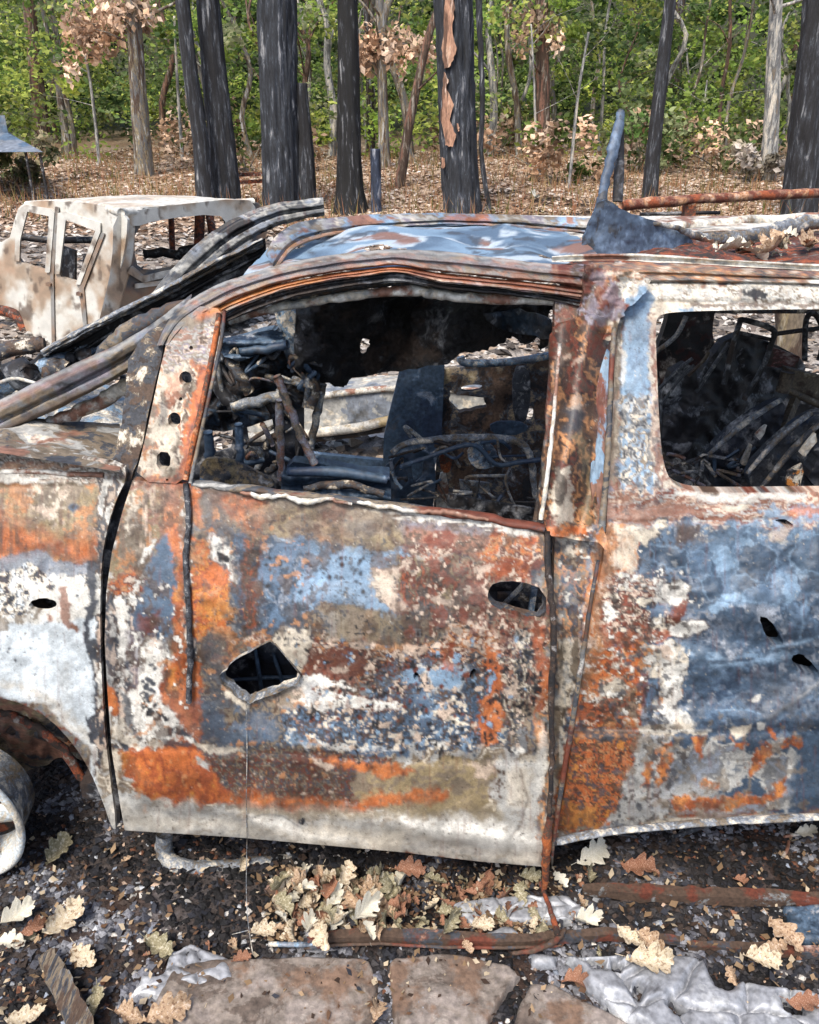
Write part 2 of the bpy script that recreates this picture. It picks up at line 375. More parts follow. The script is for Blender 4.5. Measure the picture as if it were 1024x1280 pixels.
patch('W', '520,830 536,834 536,846 524,850', 4, 4, 1); patch('SL', '500,840 526,836 528,858 504,858', 6, 5, 2); patch('SL', '540,836 556,828 578,838 570,860 545,862', 6, 5, 2, rim='W', h=.0006)
patch('S', '510,868 545,866 545,885 512,884', 7, 6, 2, .9); patch('S', '456,888 488,888 486,906 462,908', 7, 6, 2); patch('S', '500,898 540,892 534,912 504,912', 7, 6, 2, .9)
patch('WP', '550,876 564,876 570,888 558,898 550,890', 4, 4, 1, rim='B'); patch('W', '510,912 528,914 524,922 512,920', 3, 3); patch('W', '538,926 562,926 556,936 542,932', 3, 3); patch('WP', '592,900 600,908 594,912', 2, 3)
patch('W', '362,918 372,926 440,930 500,936 496,942 430,938 378,936', 4, 3, 1, .85, brk=.38); patch('SL', '360,912 372,920 400,932 384,936 364,928', 5, 4, 3, .8)
patch('S', '440,934 520,938 516,950 440,946', 5, 4, 2)
dots('W', 560, 925, 50, 18, 30, .8, 2.6, 16); dots('WP', 440, 905, 80, 36, 50, .7, 2.2, 17); dots('C', 540, 900, 90, 40, 60, .8, 2.6, 18); dots('R', 500, 870, 110, 40, 60, 1, 4, 19)
patch('S', '250,880 300,884 350,890 350,930 300,936 256,925', 12, 10, 5, .65, brk=.42); patch('SD', '240,860 280,882 300,930 250,925', 12, 8, 5, .7)
patch('GD', '256,800 276,800 284,850 300,880 270,880 252,850', 8, 6, 5, .7); patch('WC', '274,856 296,872 308,882 304,886 284,874', 3, 4, 1)
patch('O', '206,824 222,828 250,830 252,932 226,908 206,872', 5, 5, 2); patch('Y', '210,836 222,836 222,866 212,866', 4, 4, 3, .7); patch('R', '204,838 212,838 210,866 203,860', 4, 4, 2, .8)
# top right of the door
patch('LV', '505,650 640,660 640,680 510,672', 6, 6, 6, .6)
mott(['R','PB','B','PB','R'], '520,664 620,672 618,700 520,690', 22, 1, seed=16, sharp=2, soft=4)
mott(['B','BD','OD','B','K','R'], '496,694 570,692 574,735 560,762 500,758 490,730', 7, 3.5, seed=17, warp=6, sharp=3)
mott(['B','R','T','PB','B','R','WP'], '566,700 690,726 690,805 560,800 570,740', 10, 1.2, seed=18)
mott(['O','OL','R','WP','O','OL','OD'], '614,660 640,655 684,664 686,700 664,728 610,722 600,690', 10, 1, seed=19, warp=10)
patch('OD', '602,700 660,706 664,728 610,722', 8, 7, 3, .8); patch('GD', '668,688 686,690 686,742 664,728', 6, 5, 2, .9)
patch('WP', '470,712 516,698 514,706 498,712 494,738 512,762 486,758 468,740', 6, 5, 1.5, rim='B', h=.0006); patch('WC', '466,722 494,714 492,742 470,744', 8, 7, 5, .6)
mott(['WP','R','OD','WP','GL'], '528,690 566,690 570,704 530,704', 7, .6, seed=20, a=.8); patch('WP', '538,746 566,752 562,758 540,756', 4, 3, 1); patch('WP', '592,708 616,708 612,716 594,716', 4, 4, 1, .8)
mott(['WP','WP','OL','R','WP'], '556,790 575,772 588,785 620,786 616,808 580,812 556,806', 6, 1, seed=21, warp=8); dots('B', 508, 680, 20, 12, 24, 1, 3.5, 22)
patch('B', '488,770 508,764 520,780 516,812 488,805', 8, 7, 2, .9, rim='GD'); patch('GD', '470,784 496,780 500,800 472,800', 8, 6, 2, .8)
patch('OL', '460,806 500,804 534,806 532,818 500,812 462,816', 6, 4, 1.5); patch('WP', '500,806 536,804 530,820 505,816', 6, 5, 1.5, .8)
patch('W', '470,640 520,640 560,645 630,652 686,664 684,674 620,664 560,656 500,650', 5, 4, 1.5, .95, brk=.4, bn=N_H, h=.0005)
patch('WC', '430,626 480,632 480,642 430,636', 5, 4, 1, .8, brk=.42); patch('B', '255,606 480,628 470,636 256,614', 4, 3, 1.5, .8); patch('WC', '248,602 330,612 430,622 430,626 320,618 248,608', 3, 3, 1, .7, brk=.42)
# right column: dark mottle over the latch hardware, rust runs
patch('O', '598,806 626,806 628,860 622,930 604,945 598,900 604,850', 8, 7, 2, .95); patch('OD', '552,808 568,808 566,838 554,835', 5, 5, 2, .8)
mott(['C','GD','T','WC','GD','PB','C'], '628,786 672,786 676,830 668,900 640,925 626,890', 6, 1.3, seed=23, warp=8)
patch('OD', '664,780 684,780 686,860 672,850', 4, 5, 2, .85); patch('O', '670,840 684,840 684,920 672,910', 4, 5, 2, .7); patch('OL', '668,915 680,900 682,930 672,935', 4, 4, 2)
patch('WP', '630,850 645,855 650,880 638,884 628,868', 5, 5, 1, .8, brk=.45); dots('C', 652, 885, 12, 10, 14, 2, 4.5, 24, 'T'); dots('C', 650, 795, 12, 7, 10, 2, 5, 25, 'GL')
# ---- door: lower fifth; whites are paint plus sky reflection put into the colour
mott(['GL','T','WC','T','GL'], '128,940 690,940 690,1090 128,1050', 26, .8, seed=26, sharp=2)
mott(['B','GD','R','B','T','GD'], '236,936 480,940 500,955 470,1004 300,1000 250,985', 4, 1, seed=27, warp=8)
dots('WP', 360, 970, 110, 28, 60, .6, 1.6, 28)
mott(['K','T','K','T'], '455,952 610,950 625,980 600,1016 470,1014 440,985', 26, .7, seed=29, sharp=2)
mott(['O','O','OD','O','Y'], '148,940 196,938 226,922 250,940 262,958 284,990 296,1004 200,1006 166,985', 14, 2, seed=30, warp=6, sharp=3)
patch('O', '150,940 172,948 190,978 176,980 158,960', 6, 7, 3, .7)
patch('O', '280,990 340,992 440,1004 470,990 500,986 560,990 560,998 480,1006 440,1018 300,1010', 6, 6, 4, .95)
patch('O', '384,944 440,948 512,956 515,966 480,968 440,958 400,955', 6, 6, 3, .95); patch('R', '350,940 400,950 410,962 360,956', 8, 7, 3, .7)
patch('WC', '240,930 300,932 300,938 246,938', 4, 3, 1, .9); patch('WP', '376,940 396,948 420,958 408,964 390,954', 4, 4, 1); patch('GL', '246,945 262,955 258,962 248,956', 3, 3); patch('GD', '200,926 240,930 240,936 210,936', 3, 3, 1, .8)
patch('GL', '130,1004 690,1020 690,1090 130,1050', 6, 4, 7, .8); patch('K', '300,1010 470,1014 560,1000 640,1010 630,1024 500,1024 300,1020', 6, 6, 6, .6)
patch('W', '150,1006 200,1008 260,1022 300,1034 280,1040 160,1030', 10, 8, 7, .75); patch('W', '316,1020 350,1020 400,1040 470,1048 460,1058 400,1052 330,1036', 6, 5, 5, .9)
patch('W', '160,1012 300,1034 520,1046 680,1060 684,1078 520,1062 300,1042 160,1030', 8, 5, 6, .5); patch('W', '500,1026 560,1020 640,1026 684,1050 684,1070 620,1052 540,1046 505,1040', 8, 5, 5, .95); patch('WC', '380,1040 560,1050 684,1078 600,1078 400,1058', 6, 5, 4, .6)
patch('G', '200,1010 220,1016 254,1030 242,1034 218,1024', 6, 6, 4, .8); patch('G', '330,1030 345,1036 350,1050 310,1044', 5, 5, 4, .4); patch('M', '500,1046 600,1052 650,1068 600,1070 500,1060', 6, 5, 5, .7)
patch('GL', '622,956 680,948 684,1020 640,1020 616,1000', 8, 6, 3, .95); patch('WC', '636,965 662,960 668,1010 640,1005', 8, 6, 5, .7); patch('WP', '580,956 610,958 618,975 600,972', 7, 6, 2, .8)
patch('W', '636,936 654,932 656,940 640,946', 3, 4, 1); dots('G', 650, 930, 26, 16, 40, .8, 2.4, 31); dots('B', 622, 985, 10, 20, 20, .8, 2.2, 32)
patch('OD', '500,1066 600,1078 686,1086 686,1092 600,1086 500,1074', 3, 3, 1.2); patch('B', '150,1036 500,1066 500,1071 150,1041', 2, 2, 1, .6)
dots('GD', 378, 1026, .3, .3, 1, 4.5, 5, 33); line('G', '300,1026 330,1018 352,1020 372,1032 400,1044', 1.2, .6, 1); line('B', '650,962 660,1000 652,1030 640,1046', 1.6, .5, 2, .002)
patch('W', '668,940 680,900 684,960 680,1000 670,990', 4, 4, 2, .6)
# ---- window frame bar and arc
mott(['T','PB','OL','WC','B','T'], '165,380 290,380 250,612 160,612', 8, 1.6, seed=34)
patch('WC', '200,470 232,430 240,480 216,590 176,600 186,540', 6, 8, 2, .7, brk=.47); patch('OD', '224,392 268,388 262,470 246,470 236,430', 6, 8, 3, .7)
mott(['O','O','OD','R','O','Y'], '262,390 282,388 240,612 214,608 236,530 250,470', 10, 2.4, seed=35, warp=4, sharp=4)
patch('R', '264,388 282,388 272,450 262,450', 3, 4, 2, .6); patch('O', '210,470 226,460 226,500 212,520', 6, 6, 3, .5); patch('GD', '200,540 214,520 204,500 196,520', 4, 4, 2, .5)
patch('OD', '170,596 240,600 238,612 168,610', 3, 4, 2, .7)
mott(['PB','GL','T','LV','WP','B'], '200,300 740,300 740,345 200,460', 12, .4, seed=36)
# arch over the door, windscreen pillar, roof edge
mott(['GD','G','B','PB','G','T'], '190,300 745,300 745,362 480,340 300,385 215,420 190,440', 26, .5, seed=61, warp=4, sharp=3, soft=3)
line('GL', '206,408 224,386 262,361 300,347 350,332 410,321 470,315 560,316 680,331 740,336', 2.2, .75, 3); line('LV', '240,388 300,356 410,330 500,322 620,332 740,344', 4, .55, 3)
line('O', '250,396 300,374 350,357 410,345 470,338 495,334 540,343 600,350 680,358 740,366', 5, .9, 3); line('Y', '262,390 320,367 400,348', 3, .7, 3); line('R', '520,341 600,350 700,362', 4, .8, 3); line('C', '495,346 540,360 600,366 680,374 736,382', 4, .9, 2)
mott(['GD','M','LV','G','T','GD'], '-380,560 -380,640 0,545 60,518 165,466 230,400 236,370 150,428 60,468 0,498', 40, .5, seed=62, warp=4, sharp=3, soft=3)
line('GL', '-120,566 0,503 60,474 110,450 150,433 200,401', 2.5, .7, 3); line('PB', '-120,572 0,508 60,480 120,452', 4, .6, 3); line('K', '70,512 120,488 160,464', 6, .8, 6); line('B', '-100,598 0,540 60,512 120,485', 5, .8, 4)
mott(['WC','LV','GL','T','SL','PB'], '326,300 346,262 740,255 740,296 560,285 400,300 340,340', 30, .5, seed=63, warp=4, sharp=4, soft=3)
line('OL', '350,322 365,308 400,296 440,288', 5, .8, 5); line('R', '600,285 660,288 735,294', 5, .7, 5); line('O', '560,274 610,276', 5, .6, 5); line('C', '420,292 520,283 660,284', 1.2, .6, 2)
mott(['G','GD','GL','G','M','C'], '170,420 180,360 280,270 410,240 410,275 300,310 200,400', 30, .6, seed=64, warp=4, sharp=3)
# ---- centre pillar
mott(['R','PB','R','B','LV','B'], '690,318 780,330 778,420 690,420', 12, 1, seed=37); patch('LV', '730,335 782,345 780,395 740,415', 8, 8, 3, .6, brk=.42)
mott(['R','B','R','BD','OL','B'], '684,410 760,405 760,700 676,700', 12, 1.6, seed=38)
patch('WC', '690,590 706,580 716,640 722,662 704,664 692,630', 6, 6, 1.5, .9, brk=.38); patch('K', '720,540 732,520 738,600 744,660 730,650', 6, 6, 2, .5); patch('GD', '704,500 730,498 732,530 712,534', 8, 6, 4, .8)
patch('WP', '690,440 735,438 738,505 700,500', 8, 8, 2, .5, brk=.52)
mott(['T','B','GD','OL','T','G'], '684,655 760,655 735,1050 682,1100', 9, 1.6, seed=39)
patch('O', '684,656 752,664 756,676 690,672', 5, 6, 2); patch('WC', '700,672 752,680 748,695 704,690', 6, 7, 2, .85, brk=.42); patch('S', '702,710 726,705 726,760 706,760', 8, 7, 4, .5)
patch('OL', '736,690 752,680 748,740 736,800 722,860 716,850 728,770', 5, 6, 3, .9); patch('O', '738,730 748,730 736,800 728,800', 4, 5, 2, .8)
mott(['WC','GL','WC','T'], '694,800 712,790 726,800 714,900 704,1000 692,1040 694,900', 9, 2.5, seed=40, soft=3); patch('T', '686,1030 700,1030 700,1100 684,1100', 3, 4, 3, .6)
# ---- quarter: pillar behind the window and roof rail
mott(['PB','T','GD','PB','OL','T','WP'], '735,320 1480,320 1480,352 760,350', 12, .35, seed=41)
mott(['W','WC','GL','W','T','W'], '772,350 1480,350 1480,396 790,396', 10, .5, seed=42); patch('C', '924,360 936,362 944,358 960,370 946,374 928,368', 4, 4, 1)
patch('WC', '808,376 870,374 868,390 826,396 816,410 806,400', 4, 4, 2); patch('B', '864,378 1480,380 1480,385 864,383', 3, 3, 1, .8); patch('SL', '850,384 868,384 868,390 852,390', 3, 3)
mott(['PB','WC','T','PB','LV'], '756,395 780,395 776,640 748,650', 9, 2.5, seed=43); patch('T', '762,450 776,450 772,600 758,600', 3, 4, 3, .7)
patch('SL', '776,392 800,356 816,372 808,400 816,500 806,505 778,505', 6, 5, 2, 1, h=.0004); patch('S', '784,410 806,404 808,470 788,480', 14, 8, 6, .6, brk=.45); patch('W', '776,440 782,440 784,480 778,486', 4, 4, 1, .6, brk=.4)
mott(['SL','WC','GD','GL','SL','T','WC','G'], '776,498 818,490 826,600 834,622 776,632', 11, 1.6, seed=44, warp=5)
mott(['WC','PB','WP'], '810,395 826,395 824,560 840,604 880,618 860,626 826,612 814,560', 8, 2, seed=45, a=.8, warp=2)
mott(['PB','WP','PB','GL','R','PB'], '752,612 1480,612 1480,652 752,662', 16, .35, seed=46)
patch('W', '836,616 1480,616 1480,628 870,626', 4, 4, 2, .9, brk=.4, bn=N_H); patch('SL', '940,632 1480,630 1480,650 960,652', 6, 6, 2, .85, brk=.42, bn=N_H); patch('O', '984,634 1060,634 1060,644 990,644', 5, 5, 2, .7, brk=.4); patch('WC', '900,632 935,630 930,636 905,638', 3, 3)
patch('PB', '750,622 860,632 860,650 750,655', 6, 5, 4, .8)
# ---- quarter: lower panel
mott(['S','SD','S','M','SD','S'], '748,654 1480,650 1480,1040 690,1060', 90, .8, seed=47, sharp=3)
mott(['S','SL','S','GL'], '856,652 1480,648 1480,680 1000,690 940,675 860,668', 22, .7, seed=48, a=.7, sharp=2, soft=5)
for cx, cy, rx, ry in ((850,690,26,18),(812,690,18,15),(880,700,24,18),(945,697,24,22),(925,720,16,12),(960,740,34,22),(1010,690,40,22),(890,745,30,16),(1090,720,60,34),(1200,700,70,40),(1010,725,24,20)):
    patch('SD', ell(cx, cy, rx, ry), 10, 1.5, 2.0, .9, rim='S', rw=3)
patch('SL', '904,660 926,654 916,690 914,730 942,755 936,762 904,756 896,740 908,720 900,690', 7, 3, 3, .65); patch('SL', '968,720 984,712 982,735 972,745', 8, 6, 3, .6); patch('WP', '958,660 990,650 985,665 962,672', 8, 7, 2, .7, brk=.45)
patch('SD', '850,790 948,770 960,800 900,800', 8, 4, 6, .5); patch('SL', '846,810 900,812 910,820 980,806 975,820 900,835 850,830', 10, 6, 4, .6, brk=.44, bn=N_H)
mott(['SD','S','DN','SD','S'], '860,845 960,835 1480,830 1480,925 900,915 862,880', 26, .7, seed=49, sharp=3, a=.6, warp=12)
mott(['G','M','G','GL','SD'], '795,915 900,912 1000,930 990,1020 760,1035 780,960', 34, .8, seed=50, sharp=2, warp=12, soft=4)
patch('SD', '985,925 1480,880 1480,1030 1000,1022 990,970', 12, 5, 8, .85); patch('GL', '790,915 826,915 820,1010 795,1016', 8, 8, 4, .7, streak=.6); patch('GL', '762,985 880,980 930,1010 850,1026 756,1034', 10, 8, 5, .6)
mott(['OL','WC','O','OL','WP','OL'], '752,655 806,656 798,700 784,720 762,800 750,880 712,900 722,860 734,760', 10, 1.6, seed=51, warp=7)
patch('O', '756,660 768,658 760,720 740,790 732,780 750,700', 5, 6, 2, .85)
patch('WC', '786,660 834,656 828,670 810,686 790,676', 8, 5, 1.5, rim='G'); patch('B', '846,656 880,656 876,672 846,680', 5, 4, 3, .85)
mott(['WC','W','GL','R','WP','GD'], '758,720 800,716 830,726 862,735 858,748 838,760 800,758 764,750', 8, .7, seed=52, warp=6); patch('W', '826,728 862,732 856,750 836,758 824,748', 5, 3, 1, rim='GD')
mott(['R','B','WP','R','GD','WC'], '750,735 800,740 840,765 850,790 800,806 744,806', 8, .9, seed=53, warp=8); patch('R', '836,765 862,742 858,762 842,776', 4, 3, 1); patch('S', '808,758 838,758 830,772 812,784', 5, 5, 2)
patch('W', '836,780 852,772 880,778 888,786 862,796 838,796', 4, 2.5, 1, h=.0006, rim='B'); patch('W', '756,760 766,752 776,768 764,786', 4, 3, 1); patch('OD', '748,785 800,785 850,800 800,810 750,815', 8, 7, 2, .8, brk=.42); patch('BD', '762,728 770,736 778,760 772,765', 3, 3, 1, .8)
mott(['WP','W','WC','GL','OL'], '790,808 846,806 858,835 856,860 848,890 822,892 818,850 795,840', 12, 1, seed=54, warp=8); patch('W', '828,836 858,836 852,866 846,890 828,888', 8, 3, 1)
mott(['O','OL','WP','OD','O','OL'], '734,815 796,808 808,860 800,915 716,910 722,860', 12, .9, seed=55, warp=6)
patch('WC', '745,858 770,850 780,862 778,884 746,884', 5, 4, 2, rim='O'); mott(['R','BD','OD','B'], '722,882 746,880 800,878 804,900 722,906', 9, .6, seed=56, a=.9); patch('T', '764,866 796,862 796,896 766,896', 7, 8, 2, .7, brk=.42)
patch('S', '804,856 818,864 816,890 806,886', 3, 3, 1, rim='BD'); patch('R', '802,840 812,842 806,892 802,880', 3, 3, 1, .7)
mott(['O','OD','OL','BD','O','OD','B','Y'], '714,908 800,912 786,970 762,1030 690,1048 700,960', 6, 1, seed=57, warp=5)
patch('OL', '716,914 790,914 786,924 716,926', 4, 5, 2, .8); patch('GD', '744,924 764,922 762,932 746,932', 4, 4, 1, rim='OL'); patch('Y', '706,1000 760,1010 750,1036 700,1040', 7, 8, 2, .7, brk=.45)
patch('WC', '796,908 830,904 862,900 872,905 868,912 888,912 884,918 800,918', 5, 3, 1, .95); patch('W', '826,880 860,890 872,904 828,906', 7, 5, 1, .9, brk=.38)
line('W', '800,914 888,913', 1.5, .8, .5, -.002); line('GL', '715,912 800,914', 1.5, .5, .5, -.002)
for p in ('822,934 838,930 834,960 826,982 820,980', '806,956 816,954 812,984 804,980', '868,924 884,922 880,944 868,944', '950,928 966,934 950,950 942,968 930,960 936,940', '914,924 924,922 924,936 916,936', '970,930 1000,922 998,932 974,936', '955,905 968,910 966,922 958,916', '880,974 900,978 896,986 880,984', '850,998 900,1000 960,990 984,970 984,990 960,1004 900,1012 840,1018'):
    patch('O', p, 6, 6, 1.6, .95); patch('Y', p, 6, 2, 3, .4, brk=.5)
patch('B', '836,960 848,956 842,1000 870,1010 850,1018 838,990', 6, 6, 3, .5, brk=.46)
patch('WC', '912,914 938,902 930,916 920,924', 3, 2, 1); patch('W', '942,868 950,866 948,876 938,876', 2, 2, 1); patch('W', '946,904 956,904 954,912 946,912', 2, 2, 1, .8); patch('W', '984,956 992,954 988,974 984,972', 2, 3, 1, .8)
line('SL', '1008,752 1002,764 1004,780 1000,796', 1.6, .9, 1); line('G', '960,898 990,880 1016,860 1060,830', 3, .6, 2, -.003); line('SL', '966,810 1000,805 1040,790', 2.5, .6, 2, -.003); line('SL', '900,890 930,886 950,892', 1.2, .7, 3)
mott(['T','GL','T','OD','B'], '690,1040 760,1032 900,1020 1480,1006 1480,1026 900,1040 690,1056', 10, .4, seed=58); patch('WC', '800,1028 900,1020 1480,1004 1480,1008 900,1024 800,1033', 2, 2, 1.5, .7)
patch('R', '840,1012 1480,1010 1480,1024 850,1026', 6, 6, 3, .5, brk=.45, bn=N_H)
mott(['B','K','T','B'], '300,628 500,640 510,680 480,690 300,672', 22, .6, seed=70, sharp=2, a=.6, soft=6)
patch('BD', '520,690 580,696 600,760 560,800 500,790', 14, 8, 8, .45); patch('BD', '300,690 330,690 336,790 306,790', 8, 8, 6, .5); patch('K', '420,760 500,764 500,800 420,800', 10, 8, 6, .5, streak=.5)
patch('BD', '380,800 480,806 470,850 400,850', 12, 8, 6, .4); patch('GD', '200,860 280,880 300,935 220,925', 12, 8, 8, .4)
for p_ in ('885,668 905,664 912,690 930,700 926,740 950,752 948,760 912,752 898,730 902,704 884,690', '1000,660 1020,664 1016,700 1004,730 996,720', '868,700 880,704 884,726 874,730', '1060,660 1090,664 1080,720 1110,760 1070,750'):
    patch('SL', p_, 6, 2, 1.6, .6, rim='SD', rw=1.6)
def flakes(zone, key, thr, sc, seed, rim='BD', a=.95, st=1.0, soft=24):
    s, d, mk = mask(pts(zone), 14, 10, 8)
    n = fbm(gu[s]/sc + seed*5.1, gv[s]/(sc*st) + seed*2.3, seed, 4, .55)
    if rim: r = (np.clip((n - thr + .035)*40, 0, 1)*mk*.6)[..., None]; CAN[s] = CAN[s]*(1 - r) + C(rim).astype(np.float32)*r
    k = (np.clip((n - thr)*soft*2, 0, 1)*mk*a)[..., None]; CAN[s] = CAN[s]*(1 - k) + C(key).astype(np.float32)*(1 + N_G[s][..., None])*k
    HGT[s] -= .0005*k[..., 0]
flakes('360,790 690,780 690,940 380,940', 'WP', 0.675, 9, 1); flakes('360,800 660,800 650,940 380,940', 'SL', 0.705, 11, 2, 'SD')
flakes('340,780 690,740 690,960 360,950', 'C', 0.675, 7, 3, None); flakes('480,690 690,680 690,800 500,800', 'R', 0.615, 13, 4, None, .7); flakes('500,680 690,680 690,800 520,800', 'WP', 0.695, 7, 5)
flakes('150,620 240,620 240,930 140,930', 'B', 0.615, 12, 6, None, .7, 1.8); flakes('140,730 240,730 240,930 140,930', 'W', 0.675, 8, 7); flakes('240,640 520,650 520,800 240,800', 'B', 0.625, 16, 8, None, .6, 1.6)
flakes('240,640 520,650 520,800 240,800', 'GD', 0.675, 6, 9, None, .8); flakes('240,640 400,640 400,1000 150,1000', 'OL', 0.695, 10, 10, None, .7); flakes('700,660 860,660 860,1030 700,1040', 'BD', 0.625, 8, 11, None, .75)
flakes('700,660 870,660 870,900 720,900', 'W', 0.685, 9, 12); flakes('700,800 860,800 860,1030 700,1040', 'GD', 0.645, 9, 13, None, .8); flakes('780,900 1480,900 1480,1020 780,1030', 'T', 0.615, 14, 14, None, .6)
flakes('870,640 1480,640 1480,670 870,670', 'WC', 0.655, 8, 15, 'SD', .7); flakes('-380,610 130,610 130,700 -380,700', 'B', 0.635, 8, 16, None, .5, 3); flakes('150,600 690,640 690,680 150,640', 'B', 0.595, 12, 17, None, .7)
flakes('300,990 690,1000 690,1090 150,1050', 'T', 0.635, 9, 18, None, .5, .5); flakes('860,650 1480,650 1480,930 860,930', 'SD', 0.615, 30, 19, None, .6)
for cx, cy, rx, ry, cc in ((838,694,22,14,'SD'),(876,706,20,20,'S'),(946,700,24,24,'SD'),(1012,694,24,22,'SD'),(962,744,26,16,'S'),(930,676,10,8,'SL'),(896,730,14,16,'SD'),(906,760,18,10,'SL'),(990,740,10,22,'SL')):
    patch(cc, ell(cx, cy, rx, ry), 9, 1.0, 1.2, .8, rim='SL' if cc != 'SL' else 'SD', rw=1.4)
patch('OL', '752,660 776,660 768,720 752,790 738,860 728,860 740,780', 8, 7, 5, .6); patch('WC', '776,664 800,664 790,716 770,712', 8, 6, 3, .7)
patch('WC', '150,1012 300,1030 520,1044 684,1060 684,1078 520,1060 300,1040 154,1030', 8, 5, 6, .55); patch('W', '520,1030 600,1028 680,1058 640,1062 540,1042', 8, 4, 5, .8); patch('W', '330,1026 400,1044 460,1052 400,1050', 6, 4, 4, .8)  # brighter door bottom, with the sky's reflection painted in
k = (1 + .5*(N_M - .5) + .6*N_A)[..., None]; CAN[:] = CAN*k
flakes('776,490 826,490 830,625 776,630', 'GD', .6, 7, 21, None, .7); flakes('690,410 760,410 756,690 680,680', 'BD', .58, 16, 22, None, .8, 2.5)
# drip lines, pits and fly-rust over all of the side
k = np.clip((N_S - .66)*9, 0, 1)[..., None]*.28; CAN[:] = CAN*(1 - k) + C('R').astype(np.float32)*k
k = np.clip((fbm(gu/2.4, gv/2.4, 12, 2) - .80)*14, 0, 1)[..., None]*.8; CAN[:] = CAN*(1 - k) + C('BD').astype(np.float32)*k
k = np.clip((fbm(gu/2.2 + 9, gv/2.2, 20, 2) - .84)*14, 0, 1)[..., None]*.7; CAN[:] = CAN*(1 - k) + C('WC').astype(np.float32)*k
np.clip(CAN, .004, .85, CAN)
# ---- dents and folds in the sheet metal (metres, + is inwards)
HGT += ((fbm(gu/34 + 7, gv/30, 2, 3) - .5)*.030*np.clip((gu - 770)/60, 0, 1)*np.clip((gv - 660)/30, 0, 1)*np.clip((930 - gv)/40, 0, 1)).astype(np.float32)
HGT += (N_A*.014 + N_C*.0016 + N_G*.0007 + N_F*.00025).astype(np.float32)
for a in ((880,700,60,50,.012),(950,740,40,30,-.008),(930,800,90,22,.014,10),(900,830,60,20,-.010),(870,870,40,30,.010),(970,860,50,22,.014,-20),(1040,780,60,40,-.010),(1000,820,20,50,.010,60),
          (840,770,24,14,-.006),(940,690,30,26,.010),(900,960,70,30,.006),(1000,900,90,22,-.010,-25),(800,720,26,20,.006),(855,745,20,14,.006),(910,760,26,20,-.006),(985,700,26,22,.007),(1010,840,40,22,.01),(880,800,20,14,.005),
          (330,840,70,50,.022),(372,812,18,22,-.012),(500,740,90,40,.004),(430,900,50,20,.006),(560,1040,120,12,-.012,6),(600,1062,90,10,.008,6),(350,1036,60,9,-.008,14),(652,1010,14,40,.007),(230,1020,60,12,.006,8),(610,900,30,60,-.003),
          (650,890,16,14,.008),(650,796,18,9,.008),(60,860,60,40,-.01),(50,650,80,40,-.006),(170,850,16,60,.008),(195,730,18,60,.006),(270,740,24,40,-.004),(712,900,10,160,-.012),(745,560,20,160,.006),
          (1150,760,80,60,.012),(1260,850,90,60,-.012)):
    dent(*a)
line(None, '715,913 800,914 900,915 1480,900', 5, h=.006); line(None, '150,932 300,938 500,950 686,952', 5, h=.004); line(None, '-380,610 110,608', 3, h=.004)
line(None, '750,655 860,651 1480,648', 3, h=.005); line(None, '730,352 790,352 1480,351', 2.2, h=.006); line(None, '770,378 1480,381', 2.5, h=.006)
line(None, '152,600 140,690 138,760 142,860 152,1030', 4, h=-.004); line(None, '258,392 246,470 228,540 214,604', 3, h=.004)
line(None, '766,395 768,500 752,650', 3, h=.006); line(None, '776,400 780,520 774,640', 2.5, h=.006); line(None, '300,938 302,1046', 1.5, h=.001)
def samp(A, u, v):
    x = np.clip(u - U0, 0, CW - 1.001); y = np.clip(v - V0, 0, CH - 1.001)
    xi = x.astype(int); yi = y.astype(int); fx = x - xi; fy = y - yi
    if A.ndim == 3: fx = fx[..., None]; fy = fy[..., None]
    return (A[yi, xi]*(1 - fx) + A[yi, xi + 1]*fx)*(1 - fy) + (A[yi + 1, xi]*(1 - fx) + A[yi + 1, xi + 1]*fx)*fy
# ---- the side's own shape
_z = np.linspace(-.2, 2.2, 481)
_y = np.interp(_z, [-.2,.1,.2,.35,.6,.85,1.0,1.06,1.3,1.5,1.6,2.2], [1.6,1.56,1.52,1.50,1.50,1.53,1.59,1.62,1.74,1.86,1.93,2.3])
_y = np.convolve(np.pad(_y, 10, 'edge'), np.ones(21)/21, 'valid')
def side(off=0.0, offu=None, bumps=True):
    def f(u, v):
        o = off + (offu(u, v) if offu else 0) + (samp(HGT, u, v) if bumps else 0)
        Y = np.full(np.shape(u), 1.6)
        for _ in range(8):
            Y = np.interp(P(u, v, Y)[..., 2], _z, _y) + o
        return P(u, v, Y)
    return f
def plane(p0, p1, p2):
    p0, p1, p2 = (np.asarray(q, float) for q in (p0, p1, p2)); n = np.cross(p1 - p0, p2 - p0)
    def f(u, v):
        dx, dy, dz = ray(u, v); d = np.stack([dx, dy, dz], -1); c = np.array([0, 0, HC])
        t = ((p0 - c) @ n)/(d @ n); return c + d*t[..., None]
    return f
def flatY(Y, amp=0.0, sc=20, seed=3):
    def f(u, v):
        y = Y(u, v) if callable(Y) else np.full(np.shape(u), float(Y))
        if amp: y = y + amp*(fbm(u/sc + 300, v/sc + 300, seed, 4) - .5)*2
        return P(u, v, y)
    return f
